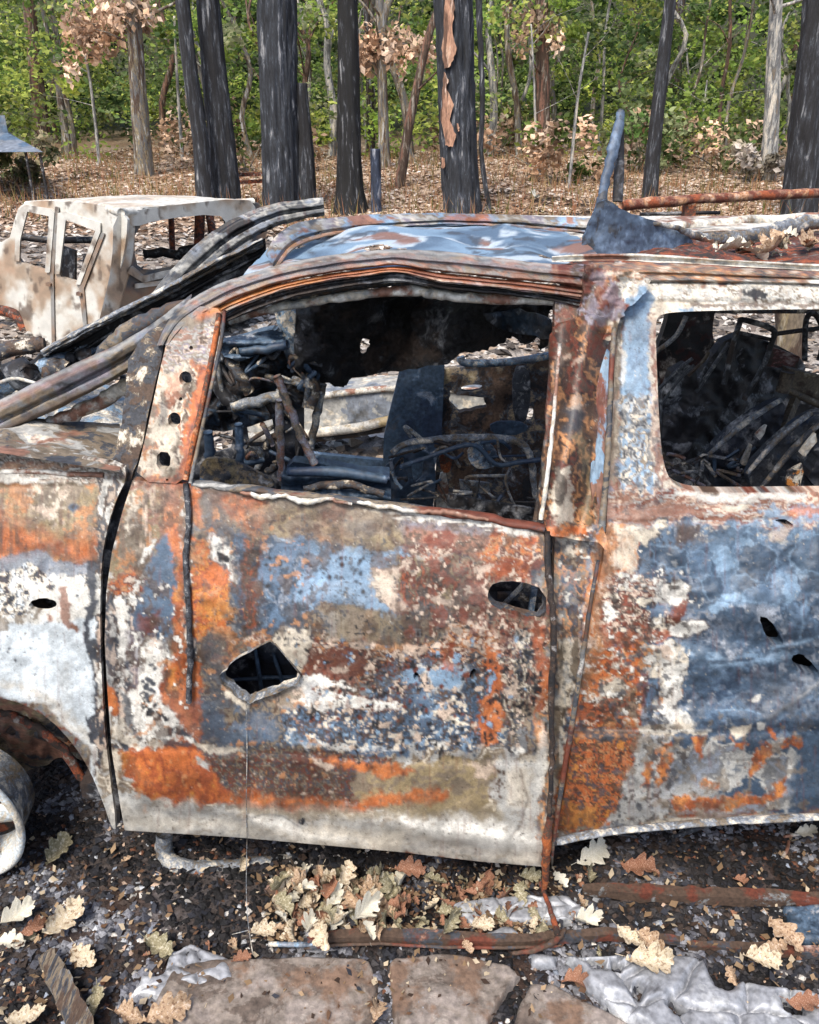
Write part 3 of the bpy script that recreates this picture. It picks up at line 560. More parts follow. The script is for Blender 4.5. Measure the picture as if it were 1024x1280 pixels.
def panel(name, outer, surf, mat, parent, holes=(), step=1.7, flange=.012, col=True, fdir=(0,1,0), colf=None):
    """sheet of metal over a surface, cut to an outline with cut-outs, its edges turned in by a flange"""
    outer = np.asarray(pts(outer) if isinstance(outer, str) else outer, float)
    holes = [np.asarray(pts(h) if isinstance(h, str) else h, float) for h in holes]
    x0, y0 = outer.min(0) - step; x1, y1 = outer.max(0) + step
    nx = int((x1 - x0)/step) + 2; ny = int((y1 - y0)/step) + 2
    V, U = np.meshgrid(y0 + np.arange(ny)*step, x0 + np.arange(nx)*step, indexing='ij')
    cu, cv = U[:-1, :-1] + step/2, V[:-1, :-1] + step/2
    keep = sdf(cu, cv, outer) < 0
    for h in holes: keep &= sdf(cu, cv, h) > 0
    kp = np.pad(keep, 1)
    cnt = kp[:-1, :-1].astype(int) + kp[1:, :-1] + kp[:-1, 1:] + kp[1:, 1:]
    bnd = (cnt > 0) & (cnt < 4)
    bi = np.argwhere(bnd); bu = U[bnd]; bv = V[bnd]
    best = np.full(len(bu), 1e9); qu = bu.copy(); qv = bv.copy()
    for poly in [outer] + holes:
        for i in range(len(poly)):
            a = poly[i]; b = poly[(i + 1) % len(poly)]; e = b - a; L = e @ e + 1e-9
            t = np.clip(((bu - a[0])*e[0] + (bv - a[1])*e[1])/L, 0, 1)
            xx = a[0] + e[0]*t; yy = a[1] + e[1]*t; d = np.hypot(bu - xx, bv - yy)
            m = d < best; best[m] = d[m]; qu[m] = xx[m]; qv[m] = yy[m]
    ok = best < step*1.5
    U[bi[ok, 0], bi[ok, 1]] = qu[ok]; V[bi[ok, 0], bi[ok, 1]] = qv[ok]
    idx = -np.ones(U.shape, int); used = cnt > 0; idx[used] = np.arange(used.sum())
    u, v = U[used], V[used]; co = surf(u, v)
    ky, kx = np.nonzero(keep)
    f = np.stack([idx[ky, kx], idx[ky + 1, kx], idx[ky + 1, kx + 1], idx[ky, kx + 1]], 1)
    E = []
    for (dy, dx, a, b) in ((-1,0,(0,1),(0,0)), (1,0,(1,0),(1,1)), (0,-1,(0,0),(1,0)), (0,1,(1,1),(0,1))):
        nb = kp[ky + 1 + dy, kx + 1 + dx]; s = ~nb
        E.append(np.stack([idx[ky[s] + a[0], kx[s] + a[1]], idx[ky[s] + b[0], kx[s] + b[1]]], 1))
    E = np.concatenate(E); c = None
    if colf is not None: c = colf(u, v)
    elif col: c = samp(CAN, u, v)
    if flange and len(E):
        n0 = len(co); fd = np.asarray(fdir, float)*flange
        q = np.concatenate([co[E[:, 0]], co[E[:, 1]], co[E[:, 1]] + fd, co[E[:, 0]] + fd]); m = len(E)
        ff = np.stack([n0 + np.arange(m), n0 + m + np.arange(m), n0 + 2*m + np.arange(m), n0 + 3*m + np.arange(m)], 1)
        co = np.concatenate([co, q])
        if c is not None: c = np.concatenate([c, c[E[:, 0]], c[E[:, 1]], c[E[:, 1]], c[E[:, 0]]])
        return mesh_np(name, co, [f, ff], mat, parent, c, True, flat_from=len(f))
    return mesh_np(name, co, f, mat, parent, c, True)
def resamp(path, n):
    p = np.asarray(pts(path) if isinstance(path, str) else path, float); d = np.concatenate([[0], np.cumsum(np.hypot(*np.diff(p, axis=0).T))]); t = np.linspace(0, d[-1], n)
    q = np.stack([np.interp(t, d, p[:, k]) for k in range(2)], -1); w = max(3, n//len(p)//2*2 + 1); e = w//2
    for k in range(2): q[:, k] = np.convolve(np.pad(q[:, k], e, mode='reflect', reflect_type='odd'), np.ones(w)/w, 'valid')
    return q
PRESSED = [(0, .03), (.0, .006), (.05, .0), (.22, -.012), (.30, -.013), (.50, -.011), (.56, -.004), (.62, -.003), (.68, -.009), (.90, -.010), (.97, -.004), (1, .004), (1, .035)]
HAT = [(0, .03), (.0, .0), (.12, -.002), (.18, -.014), (.42, -.016), (.48, -.004), (.56, -.003), (.62, -.014), (.84, -.015), (.90, -.002), (1, 0), (1, .03)]
GUTTER = [(0, .02), (0, -.004), (.15, -.008), (.25, -.004), (.4, .018), (.75, .022), (.85, .0), (.95, -.006), (1, -.004), (1, .03)]
def strip(name, top, bot, mat=None, parent=None, Y=None, off=0.0, prof=PRESSED, n=150, jit=.0015, amp=1.0, seed=1, offu=None):
    """pressed steel section between an upper and a lower edge, on the van's side or at its own depth"""
    a = resamp(top, n); b = resamp(bot, n); rows = []; cols = []
    for i, (s, o) in enumerate(prof):
        q = a*(1 - s) + b*s; t = np.linspace(0, 9, n); nz = jit*.45*(fbm(t*2.2 + i*.35, t*0 + i*.35 + seed, seed, 4) - .5)*4
        dz = o*amp + off + nz
        if Y is None: r = side(0.0, (lambda u, v, dz=dz: dz + (offu(u, v) if offu else 0)), False)(q[:, 0], q[:, 1])
        else: r = P(q[:, 0], q[:, 1], (np.interp(np.linspace(0, 1, n), np.linspace(0, 1, len(Y)), Y) if np.ndim(Y) else Y) + dz)
        r = r + np.stack([0*nz, 0*nz, nz], -1); rows.append(r); cols.append(samp(CAN, q[:, 0], q[:, 1]))
    co = np.concatenate(rows); m = len(prof); i = np.arange(m*n).reshape(m, n)
    # more rows between the fold lines so that the colour stays sharp
    K = 4; R2 = []; C2 = []
    for k in range(m - 1):
        for j in range(K): f = j/K; R2.append(rows[k]*(1 - f) + rows[k + 1]*f); sv = prof[k][0]*(1 - f) + prof[k + 1][0]*f; q = a*(1 - sv) + b*sv; C2.append(samp(CAN, q[:, 0], q[:, 1]))
    R2.append(rows[-1]); C2.append(cols[-1]); i = np.arange(len(R2)*n).reshape(len(R2), n)
    f = np.stack([i[:-1, :-1], i[1:, :-1], i[1:, 1:], i[:-1, 1:]], -1).reshape(-1, 4)
    return mesh_np(name, np.concatenate(R2), f, mat, parent, np.concatenate(C2), True)
def tube(name, path, r, mat, parent=None, sides=10, flat=1.0, cap=True, jit=0.0, sub=6, fseed=0, world_=False):
    """bent bar through (u, v, Y, [r px]) points (or world points); r in metres, may be a list"""
    p = np.array([P(q[0], q[1], q[2]) if not world_ else q[:3] for q in path], float)
    rr = np.array(r if np.ndim(r) else [r]*len(p), float)
    # Catmull-Rom
    n = len(p); out = []; ro = []
    for i in range(n - 1):
        p0 = p[max(i - 1, 0)]; p1 = p[i]; p2 = p[i + 1]; p3 = p[min(i + 2, n - 1)]
        for k in range(sub):
            t = k/sub
            out.append(.5*((2*p1) + (-p0 + p2)*t + (2*p0 - 5*p1 + 4*p2 - p3)*t*t + (-p0 + 3*p1 - 3*p2 + p3)*t**3)); ro.append(rr[i]*(1 - t) + rr[i + 1]*t)
    out.append(p[-1]); ro.append(rr[-1]); p = np.array(out); rr = np.array(ro)
    if jit:
        g = np.random.RandomState(fseed); p[1:-1] += (g.rand(len(p) - 2, 3) - .5)*2*jit; rr = rr*(1 + (g.rand(len(rr)) - .5)*.25)
    T = np.gradient(p, axis=0); T /= np.linalg.norm(T, axis=1)[:, None] + 1e-9
    ref = np.array([0, 1, 0.0]); ref = np.where(np.abs(T @ ref)[:, None] > .93, np.array([0, 0, 1.0]), ref)
    A = np.cross(T, ref); A /= np.linalg.norm(A, axis=1)[:, None]; B = np.cross(T, A)
    an = np.linspace(0, 2*math.pi, sides, endpoint=False)
    ca, sa = np.cos(an), np.sin(an)
    if sides == 4: ca, sa = np.array([1, -1, -1, 1.])*.9, np.array([1, 1, -1, -1.])*.9
    co = p[:, None] + rr[:, None, None]*(ca[None, :, None]*A[:, None] + flat*sa[None, :, None]*B[:, None])
    m = len(p); co = co.reshape(-1, 3); F = []
    i, j = np.meshgrid(np.arange(m - 1), np.arange(sides), indexing='ij'); i = i.ravel(); j = j.ravel(); j2 = (j + 1) % sides
    F = np.stack([i*sides + j, i*sides + j2, (i + 1)*sides + j2, (i + 1)*sides + j], 1); fl = [F]
    if cap:
        co = np.concatenate([co, p[:1], p[-1:]]); a = m*sides
        jj = np.arange(sides); j2 = (jj + 1) % sides
        fl.append(np.concatenate([np.stack([jj, j2, np.full(sides, a)], 1), np.stack([(m - 1)*sides + j2, (m - 1)*sides + jj, np.full(sides, a + 1)], 1)]))
    return mesh_np(name, co, fl, mat, parent, None, sides > 4)
# ---------------------------------------------------------------- terrain
M_VAN = mat_attr('burnt_paint', rough=.52, fine=260, lo=.76, hi=1.2, bump=.45, bscale=170, spec=.55, dist=.003)
def grid_sheet(name, xs, ys, zf, cf, mat):
    X, Y = np.meshgrid(xs, ys); Z = zf(X, Y); ny, nx = X.shape
    i = np.arange(ny*nx).reshape(ny, nx)
    f = np.stack([i[:-1, :-1], i[:-1, 1:], i[1:, 1:], i[1:, :-1]], -1).reshape(-1, 4)
    return mesh_np(name, np.stack([X, Y, Z], -1).reshape(-1, 3), f, mat, None, cf(X, Y).reshape(-1, 3))
def mixc(a, b, t): return a*(1 - t[..., None]) + b*t[..., None]
def near_z(X, Y):
    return terrain(X, Y) + np.where(Y < 3.5, .022*(fbm(X*6, Y*6, 2, 5) - .5) + .018*(fbm(X*28, Y*28, 3, 3) - .5), 0.03*(fbm(X*3, Y*3, 2, 4) - .5))
def ground_col(X, Y):
    c = np.zeros(X.shape + (3,)) + C((54, 52, 54))
    n = fbm(X*2.2, Y*2.2, 1, 5); n2 = fbm(X*14, Y*14, 3, 4)
    c = mixc(c, np.zeros_like(c) + C((108, 98, 94)), np.clip((n - .48)*7, 0, 1)*.5)
    c = mixc(c, np.zeros_like(c) + C((150, 146, 150)), np.clip((n2 - .58)*10, 0, 1)*.4)
    c = mixc(c, np.zeros_like(c) + C((78, 58, 48)), np.clip((fbm(X*4 + 9, Y*4, 4, 4) - .55)*9, 0, 1)*.6)
    ash = np.clip((Y - 3.0)/.6, 0, 1)*np.clip((12.5 - Y + 3*(n - .5))/2.5, 0, 1)
    c = mixc(c, np.zeros_like(c) + C((200, 190, 180)), ash*.8)
    c = mixc(c, np.zeros_like(c) + C((84, 76, 72)), ash*np.clip((n2 - .5)*9, 0, 1)*.8)
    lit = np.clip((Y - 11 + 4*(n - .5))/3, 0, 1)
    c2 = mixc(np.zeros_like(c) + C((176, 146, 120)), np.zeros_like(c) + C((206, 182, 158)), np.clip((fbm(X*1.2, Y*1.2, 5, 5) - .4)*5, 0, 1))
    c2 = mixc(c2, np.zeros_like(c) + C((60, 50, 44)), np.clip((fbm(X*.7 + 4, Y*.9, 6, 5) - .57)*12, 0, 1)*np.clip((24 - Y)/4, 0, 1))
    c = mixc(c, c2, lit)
    far = np.clip((Y - 28)/8, 0, 1)
    return mixc(c, np.zeros_like(c) + C((60, 62, 40)), far)
M_GROUND = mat_attr('scorched_ground', rough=.9, fine=60, lo=.45, hi=1.5, bump=.9, bscale=45, spec=.2, dist=.02)
xs = np.concatenate([np.linspace(-400, -40, 14), np.linspace(-38, -2.6, 90), np.linspace(-2.5, 2.5, 420), np.linspace(2.6, 38, 90), np.linspace(40, 400, 14)])
ys = np.concatenate([np.linspace(-60, .2, 14), np.linspace(.3, 3.4, 250), np.linspace(3.45, 30, 240), np.linspace(31, 130, 60), np.linspace(140, 600, 20)])
tag(grid_sheet('ground', xs, ys, near_z, ground_col, M_GROUND), kind='structure')

# ---------------------------------------------------------------- the burnt van
van = thing('burnt_van', 'large burnt out van with rust orange, white and steel blue side in the foreground', 'van', (0, 2.3, 0))
def doff(u, v):
    k = np.clip((u - 150)/540, 0, 1)
    return -.006 - .05*k**1.3 - .02*k*np.clip((v - 900)/180, 0, 1)
m_char = mottle_mat('char_metal', ['C', 'BD', 'C', 'GD'], 12, .65, f=1.1)
m_dark = mottle_mat('sooty_metal', [(26,30,38), (44,50,62), (32,32,38), (64,68,78)], 12, .6, f=1.3)
m_blue = mottle_mat('scaled_blue_metal', ['DN', 'SD', (56,76,98), 'GD', (70,94,120)], 8, .55, f=1.3, contrast=.4)
m_lblue = mottle_mat('pale_blue_metal', ['S', 'M', 'SL', 'WC', 'SD'], 18, .55)
m_grey = mottle_mat('ashen_grey_metal', ['G', 'GL', 'M', 'T', 'GD', 'WC'], 22, .65)
m_rust = mottle_mat('rusted_steel', ['OD', 'R', 'O', 'B', 'OL', 'R'], 22, .8)
m_rustd = mottle_mat('dark_rusted_steel', ['R', 'BD', 'B', 'OD', 'BD'], 22, .85)
m_mix = mottle_mat('rust_and_ash_metal', ['B', 'T', 'R', 'G', 'B', 'GL', 'GD'], 9, .7, stretch=(.6, 1, 1), contrast=.4)
m_mixd = mottle_mat('brown_and_ash_metal', ['BD', 'GD', 'T', 'B', 'WC', 'GD', 'C'], 20, .75)
m_white = mottle_mat('blistered_white_paint', ['WC', 'W', 'GL', 'W', 'T', 'W', 'PB'], 9, .6)
m_ash = mottle_mat('pale_ash', ['GL', 'WC', 'M', 'W', 'G', 'SL'], 26, .95, dist=.015)
m_lav = mottle_mat('lilac_scaled_metal', ['LV', 'PB', 'M', 'T', 'GD'], 24, .7)
def part(name, outline, surf, mat=M_VAN, parent=van, **k): return panel(name, outline, surf, mat, parent, **k)

arch = '-250,1060 -246,1000 -225,940 -180,898 -120,872 -60,866 0,872 30,880 62,898 92,930 112,962 128,1000 140,1036'
fend = pts('-380,560 -200,562 0,564 100,572 156,580 158,600 146,622 134,660 127,700 125,760 126,820 130,900 136,960 146,1036') + list(reversed(pts(arch))) + pts('-380,1060')
part('front_fender', smooth(fend, 1), side(.006), holes=[ragged(ell(54, 756, 18, 8.5, 0, 10), .8, 3, 1)], flange=.012)
hole1 = ragged(pts('274,845 296,824 337,802 344,806 377,846 372,856 330,872 312,880 298,872 278,856'), 1.2, 5, 3)
hh = smooth(pts('610,738 618,728 648,726 683,738 683,776 652,772 624,762 610,752'), 1)
dsk = '166,600 240,606 300,612 400,622 500,634 600,648 675,660 686,680 688,760 688,900 688,1000 685,1084 600,1077 500,1065 400,1056 300,1047 220,1042 156,1038 151,1010 140,940 134,860 131,800 133,740 140,690 153,640'
door = part('front_door', dsk, side(0, doff), holes=[hole1, hh, ragged(ell(521, 846, 4, 6, -20, 8), .5, 2, 4), ragged(ell(591, 842, 3.5, 7, 25, 8), .5, 2, 5)], flange=.02)
m_seal = mottle_mat('charred_strap', ['C', 'GD', 'GD', 'C', 'G'], 60, .7)
def S(u, v, off=0.0):   # a point on the van's side
    return tuple(side(off, doff, False)(np.array([float(u)]), np.array([float(v)]))[0])
def stube(name, path, r, mat, off, parent=van, **k):
    return tube(name, [S(a, b, off) for a, b in path], r, mat, parent, world_=True, **k)
stube('door_strap', pts('232,604 236,650 232,700 236,760 238,820 236,878'), .0065, m_seal, -.006, door, jit=.0012)
stube('hanging_wire', pts('308,880 309,940 308,1000 309,1046'), .0011, m_grey, -.006, door, sides=5)
stube('body_bolt', pts('378,1026 379,1026'), .009, m_seal, -.004, door, sides=12)
# upper edge of the door skin: curled, flaking
stube('window_ledge', pts('240,604 300,611 400,621 500,633 600,646 680,660'), [.006,.008,.007,.008,.008,.008], m_mix, .006, door, jit=.003, flat=1.8)
stube('curled_edge', pts('300,616 330,622 352,620 384,627 410,624 440,630'), [.003,.007,.004,.008,.004,.003], m_white, -.012, door, jit=.003)
stube('curled_edge', pts('446,628 480,634 530,640 560,640 610,650'), [.003,.006,.005,.007,.003], m_white, -.012, door, jit=.003)
# window frame: perforated bar, arc, seal channel
fr = '216,404 228,386 250,382 280,387 277,420 268,470 252,540 238,606 168,601 180,556 192,500 205,440'
part('window_frame', smooth(pts(fr), 1), side(-.004, doff), parent=door, holes=[ell(232,473,8,9), ell(218,525,8,9.5), smooth(pts('197,564 214,566 212,588 195,586'), 1), ell(239,435,2.5,3,0,8), ell(226,499,2.3,2.6,0,8), ell(209,600,1.8,1.8,0,8)], flange=.022, step=1.4)
stube('window_seal', pts('281,388 276,430 262,494 250,548 238,604'), [.004]*5, m_mix, -.008, door)
stube('window_seal', pts('274,392 268,430 256,490 243,548 232,600'), [.006]*5, m_rust, -.007, door)
m_arc = mottle_mat('arc_metal', ['B', 'PB', 'T', 'G', 'B', 'GL', 'OD'], 7, .6, stretch=(.5, 1, 1), contrast=.4)
strip('door_arch', '196,432 205,408 222,386 262,360 300,345 350,330 410,319 470,313 500,311 560,314 620,322 680,329 742,334', '212,430 226,410 248,396 272,383 300,370 350,353 410,341 470,334 495,330 540,339 600,345 680,353 742,361', M_VAN, door, amp=1.1, jit=.003, off=-.004)
strip('arch_lip', '246,398 272,384 300,371 350,354 410,342 470,335 495,331 540,340 600,346 680,354 740,362', '262,402 280,392 300,383 350,364 410,351 470,344 495,338 540,352 600,358 680,367 738,376', M_VAN, door, off=.006, prof=HAT, amp=.5, jit=.003)
strip('arch_channel', '276,396 300,380 350,361 410,348 470,341 495,336 540,350 600,356 680,365 738,374', '284,402 310,392 360,374 420,362 480,354 500,352 560,362 620,367 690,376 734,388', m_char, door, off=.035, prof=HAT, jit=.003)
# rear edge of the door
stube('door_seal', pts('684,664 686,720 692,780 690,860 690,940 688,1000 684,1040'), [.006,.007,.006,.007,.006,.006,.004], mottle_mat('seal', ['BD','C','BD','C','B'], 30, .8), -.008, door, jit=.002)
stube('rusty_edge', pts('688,1020 684,1050 682,1085 681,1110'), [.007,.012,.010,.006], m_rust, -.010, door, jit=.002)
# what shows through the holes
part('fender_hole_backing', '-120,650 118,650 112,800 -120,800', flatY(1.72, .02, 20), m_char, col=False, step=6, flange=.02)  # dark backing added so the fender hole reads black
def lip(name, poly, depth, mat, surfo=0.0, parent=door, seed=1):
    g_ = np.random.RandomState(seed); q = np.array([S(u, v, surfo) for u, v in poly]); n_ = len(q); c_ = q.mean(0)
    rows = [q]
    for k_, (dd, ss) in enumerate(((.25, .02), (.6, .10), (1.0, .16))):
        w_ = (.85 + .3*g_.rand(n_))[:, None]; rows.append(q + np.array([0, 1, 0])*depth*dd*w_ + (c_ - q)*ss*.35*w_)
    i_ = np.arange(n_*4).reshape(4, n_); j_ = np.roll(i_, -1, 1); f_ = np.stack([i_[:-1], j_[:-1], j_[1:], i_[1:]], -1).reshape(-1, 4)
    mesh_np(name, np.concatenate(rows), f_, mat, parent)
lip('torn_lip', hole1, .03, m_grey, 0, door, 4); lip('handle_recess', hh, .03, m_mixd, 0, door, 5)
for a_, b_ in (((290,850,1.66),(372,846,1.68)), ((318,806,1.67),(330,880,1.66)), ((340,812,1.69),(358,868,1.66))): tube('door_brace', [a_, b_], .005, m_blue, door, jit=.002)
part('inner_door_panel', '180,640 672,690 676,1060 180,1030', flatY(1.70, .03, 30), m_dark, col=False, parent=door, step=7, flange=.01)
tube('latch_rod', [(615,770,1.62),(650,735,1.62),(660,720,1.62)], .006, m_grey, door)
tube('latch_rod', [(668,735,1.60),(662,775,1.60)], .007, m_lblue, door, sides=4)
tube('latch_plate', [(622,744,1.63),(680,748,1.63)], .008, m_mixd, door, sides=4, jit=.002)
# pillar and strip behind the door
m_pst = mottle_mat('pillar_strip_blue', ['PB','SL','S','SL','PB','R'], 8, .6, stretch=(1.5,1,.5))
part('centre_pillar', '694,660 756,660 752,700 742,760 726,860 708,980 694,1040 690,1100 688,1000 690,820', side(.014), flange=.03)
stube('sill_edge', pts('748,700 736,770 722,860 706,960 694,1040 690,1070'), [.004,.005,.006,.006,.005,.004], m_mix, -.0, jit=.001)
part('torn_pillar_skin', ragged(pts('688,420 698,406 738,394 768,396 776,412 764,440 752,500 744,560 742,600 754,660 764,696 748,678 690,670 674,644 680,560 686,480'), 1.6, 4, 8), side(-.030, lambda u, v: .034*np.sin(u/11 + v/60) + .012*np.sin(v/23 + u/30) - .02*np.clip((v - 600)/90, 0, 1)), flange=.015)
part('crumpled_flap', ragged(pts('732,332 770,334 814,348 806,366 784,384 774,402 766,424 744,430 716,416 724,396 730,366'), 3, 4, 9), side(-.04, lambda u, v: .014*np.sin(u/7 + v/13) + .02*(fbm(u/9, v/9, 3, 3) - .5)), flange=.015)
part('blue_pillar_strip', '742,430 764,412 766,470 762,560 754,640 744,660 738,600 742,520', side(-.002), m_pst, col=False, flange=.02, step=2)
part('inner_pillar', '694,376 742,376 742,470 700,560 686,640 678,640 690,500', side(.03), flange=.03)
stube('pillar_seal', pts('768,410 764,470 760,560 756,620 752,664'), [.005,.006,.007,.007,.008], m_mix, .0, jit=.001)
stube('pillar_seal', pts('700,430 694,500 686,580 676,650'), [.004,.004,.005,.005], m_white, -.01, jit=.001)
# rear quarter with its window
win = smooth(pts('819,404 824,394 840,390 900,388 1024,386 1300,388 1300,612 1024,614 880,616 850,610 834,596 826,560 822,480'), 2)
rq = pts('752,350 770,345 900,350 1024,352 1470,352 1470,1010 1024,1020 900,1027 760,1040 692,1058 708,980 726,860 742,760 754,700 758,660 766,520 770,420')
part('rear_quarter', rq, side(0, lambda u, v: .004*np.sin(v/9)*np.exp(-((v - 640)/26)**2)), flange=.03,
     holes=[win, ragged(smooth(pts('948,770 958,772 972,786 982,806 966,806 956,792'), 1), .8, 2, 4), ragged(smooth(pts('988,820 1002,816 1014,828 1026,842 1010,842 994,834'), 1), .8, 2, 5), ragged(pts('968,650 982,649 992,656 988,661 976,655'), .7, 2, 6)])
stube('sill_lip', pts('696,1052 760,1040 900,1027 1024,1021 1300,1012'), [.005]*5, m_grey, .002, jit=.001, flat=2.4)
def shelf(name, path_n, path_f, Yn, Yf, mat, parent=van, amp=.01, n=26, m=60):
    """sheet between a near edge and a far edge"""
    a = np.array(path_n, float); b = np.array(path_f, float); t = np.linspace(0, 1, m)
    def res(p): s = np.linspace(0, 1, len(p)); return np.stack([np.interp(t, s, p[:, 0]), np.interp(t, s, p[:, 1])], -1)
    a = res(a); b = res(b); A = P(a[:, 0], a[:, 1], Yn); B = P(b[:, 0], b[:, 1], Yf)
    s = np.linspace(0, 1, n)[:, None, None]; co = A[None]*(1 - s) + B[None]*s
    x, y = co[..., 0], co[..., 1]
    co[..., 2] += amp*(fbm(x*9 + 40, y*9 + 40, 3, 5) - .5)*2*np.sin(np.pi*np.clip(s[..., 0], 0, 1))**.5
    i = np.arange(n*m).reshape(n, m); f = np.stack([i[:-1, :-1], i[:-1, 1:], i[1:, 1:], i[1:, :-1]], -1).reshape(-1, 4)
    return mesh_np(name, co.reshape(-1, 3), f, mat, parent)
strip('roof_rail', '700,332 760,327 820,328 900,333 1024,340 1470,348', '738,354 800,352 900,353 1024,356 1470,362', M_VAN, van, off=.0, jit=.002)
strip('rain_gutter', '690,320 740,316 820,318 900,324 1024,331 1470,339', '690,327 740,325 820,327 900,332 1024,339 1470,347', m_white, van, off=.03, prof=GUTTER, amp=.5, jit=.003)
stube('inner_rail', pts('286,402 340,386 400,376 470,366 520,364 560,370 620,374 690,376 720,380'), [.008,.010,.010,.011,.012,.012,.012,.012,.010], m_white, .12, jit=.002, flat=1.4)
stube('inner_rail', pts('330,384 420,362 480,352 540,357 700,372'), [.010,.012,.014,.014,.010], m_mixd, .13, jit=.002)
# roof
m_roof_ = mottle_mat('scaled_roof', ['S', 'SL', (176,204,232), 'SL', (150,190,230), 'W', 'SL', 'S'], 3.2, .45, stretch=(1, 1.6, 1), contrast=.4)
m_rw = mottle_mat('roof_lap_paint', ['WC', 'LV', 'GL', 'PB', 'W', 'OL', 'GL'], 7, .55, stretch=(.5, 1, 1), contrast=.36)
def roofp(path, drop=0.0): return path
def roof_mesh(name, x0, x1, y0, y1, z, mat, dents):
    X, Y = np.meshgrid(np.linspace(x0, x1, 150), np.linspace(y0, y1, 90))
    q = (Y - y0)/(y1 - y0); Z = z(X, q)
    Z = Z + .016*(fbm(X*6, Y*6, 2, 4) - .5)
    for (a, b, rx, ry, h) in dents: Z = Z + h*np.exp(-((X - a)/rx)**2 - ((Y - b)/ry)**2)
    i = np.arange(X.size).reshape(X.shape); f = np.stack([i[:-1, :-1], i[:-1, 1:], i[1:, 1:], i[1:, :-1]], -1).reshape(-1, 4)
    keepf = np.ones(len(f), bool); c = np.stack([X, Y, Z], -1).reshape(-1, 3)
    fc = c[f].mean(1)
    for (a, b, r, s) in ((-.08, 2.12, .035, .05), (.33, 2.04, .02, .03), (-.02, 2.09, .03, .02), (-.31, 2.3, .03, .03)):
        keepf &= (((fc[:, 0] - a)/r)**2 + ((fc[:, 1] - b)/s)**2) > 1
    n1 = fbm(c[:, 0]*5, c[:, 1]*7, 2, 5); n2 = fbm(c[:, 0]*16 + 5, c[:, 1]*16, 3, 5); n3 = fbm(c[:, 0]*9 + 9, c[:, 1]*14, 5, 5)
    cc = mixc(np.zeros_like(c) + C('S'), np.zeros_like(c) + C('SL'), np.clip((n1 - .4)*6, 0, 1)); cc = mixc(cc, np.zeros_like(c) + C((196,210,222)), np.clip((n3 - .52)*14, 0, 1)*.9)
    cc = mixc(cc, np.zeros_like(c) + C('GD'), np.clip((n2 - .62)*22, 0, 1)*.8); e_ = np.clip((c[:, 1] - 2.5)*3, 0, 1)*.6 + np.clip((c[:, 0] - .3)*5, 0, 1)*.6 + np.clip((-.25 - c[:, 0])*5, 0, 1)*.5
    cc = mixc(cc, np.zeros_like(c) + C('PB'), np.clip((n3*.6 + n2*.4 - .62 + e_*.22)*20, 0, 1)*.85)
    return mesh_np(name, c, f[keepf], M_VAN, van, cc)
zr = 1.52
roof_mesh('roof', -.40, .46, 1.90, 2.9, lambda X, q: zr - .006 + .024*np.sin(np.pi*q)**.7 + .002*q - .10*np.clip((-.1 - X)/.5, 0, 1)**1.5 - .03*np.clip(q, 0, 1)*np.clip((X - .3)/.3, 0, 1), None,
          [(.2, 2.25, .07, .08, -.03), (-.1, 2.4, .14, .08, .02), (.38, 2.15, .06, .12, -.03), (.06, 2.2, .08, .04, .014), (-.22, 2.15, .08, .07, -.02), (.28, 2.45, .06, .06, .02)])
for u, v, Y, r in ((364,297,2.27,.018),(396,292,2.3,.012),(343,311,2.1,.010)):
    tube('drilled_hole_rim', [(u, v, Y),(u+.5, v+3, Y+.01)], r, m_char, van, sides=12)
strip('roof_lap', '332,318 338,300 350,286 380,276 440,269 540,266 640,268 738,273', '346,338 356,320 372,306 400,297 470,286 560,280 660,285 738,293', M_VAN, van, Y=[2.05,2.3,2.5,2.6,2.65,2.65,2.6], prof=[(0,.05),(0,.01),(.06,0),(.4,-.02),(.62,-.022),(.68,-.006),(.74,-.006),(.8,-.02),(.95,-.022),(1,-.01),(1,.02)], jit=.004)
# torn fin and spike standing up from the roof
m_fin = mottle_mat('torn_roof_skin', [(74,90,112), (112,132,158), 'GD', (56,62,72), (140,156,176), (90,108,132)], 7, .55, contrast=.44, bscale=60)
part('torn_roof_fin', ragged(pts('722,318 734,290 748,252 760,250 790,268 830,280 858,288 868,306 892,322 894,328 800,330 722,326'), 1.5, 4, 3), flatY(lambda u, v: 2.22 + .0012*(u - 740) + .03*np.sin(u/26), .010, 22), m_fin, col=False, flange=.02, step=2)
tube('roof_spike', [(752,254,2.26),(758,222,2.3),(768,180,2.34),(777,138,2.38)], [.014,.013,.017,.010], m_fin, van, flat=.7, jit=.003)
tube('roof_spike', [(772,252,2.34),(774,215,2.36),(777,160,2.38)], [.014,.014,.006], m_char, van, flat=.5)
tube('fin_edge', [(756,254,2.24),(790,272,2.28),(840,284,2.34),(880,296,2.42),(940,296,2.5),(985,284,2.6),(1040,276,2.65),(1200,280,2.7)], [.004,.005,.006,.012,.022,.024,.022,.022], m_grey, van, flat=.6, jit=.003)
shelf('collapsed_roof', [(700,330),(900,334),(1470,350)], [(870,300),(960,290),(1400,290)], 1.93, 2.75, m_rustd, amp=.035)
shelf('roof_far_side', [(590,300),(760,296),(860,290),(1024,284),(1300,284)], [(590,268),(740,270),(900,270),(1024,268),(1300,268)], 2.8, 3.3, m_white, amp=.01)
tube('roof_bow', [(835,285,2.9),(920,278,3.0),(1024,272,3.0),(1200,270,3.0)], .018, m_white, van, jit=.004)
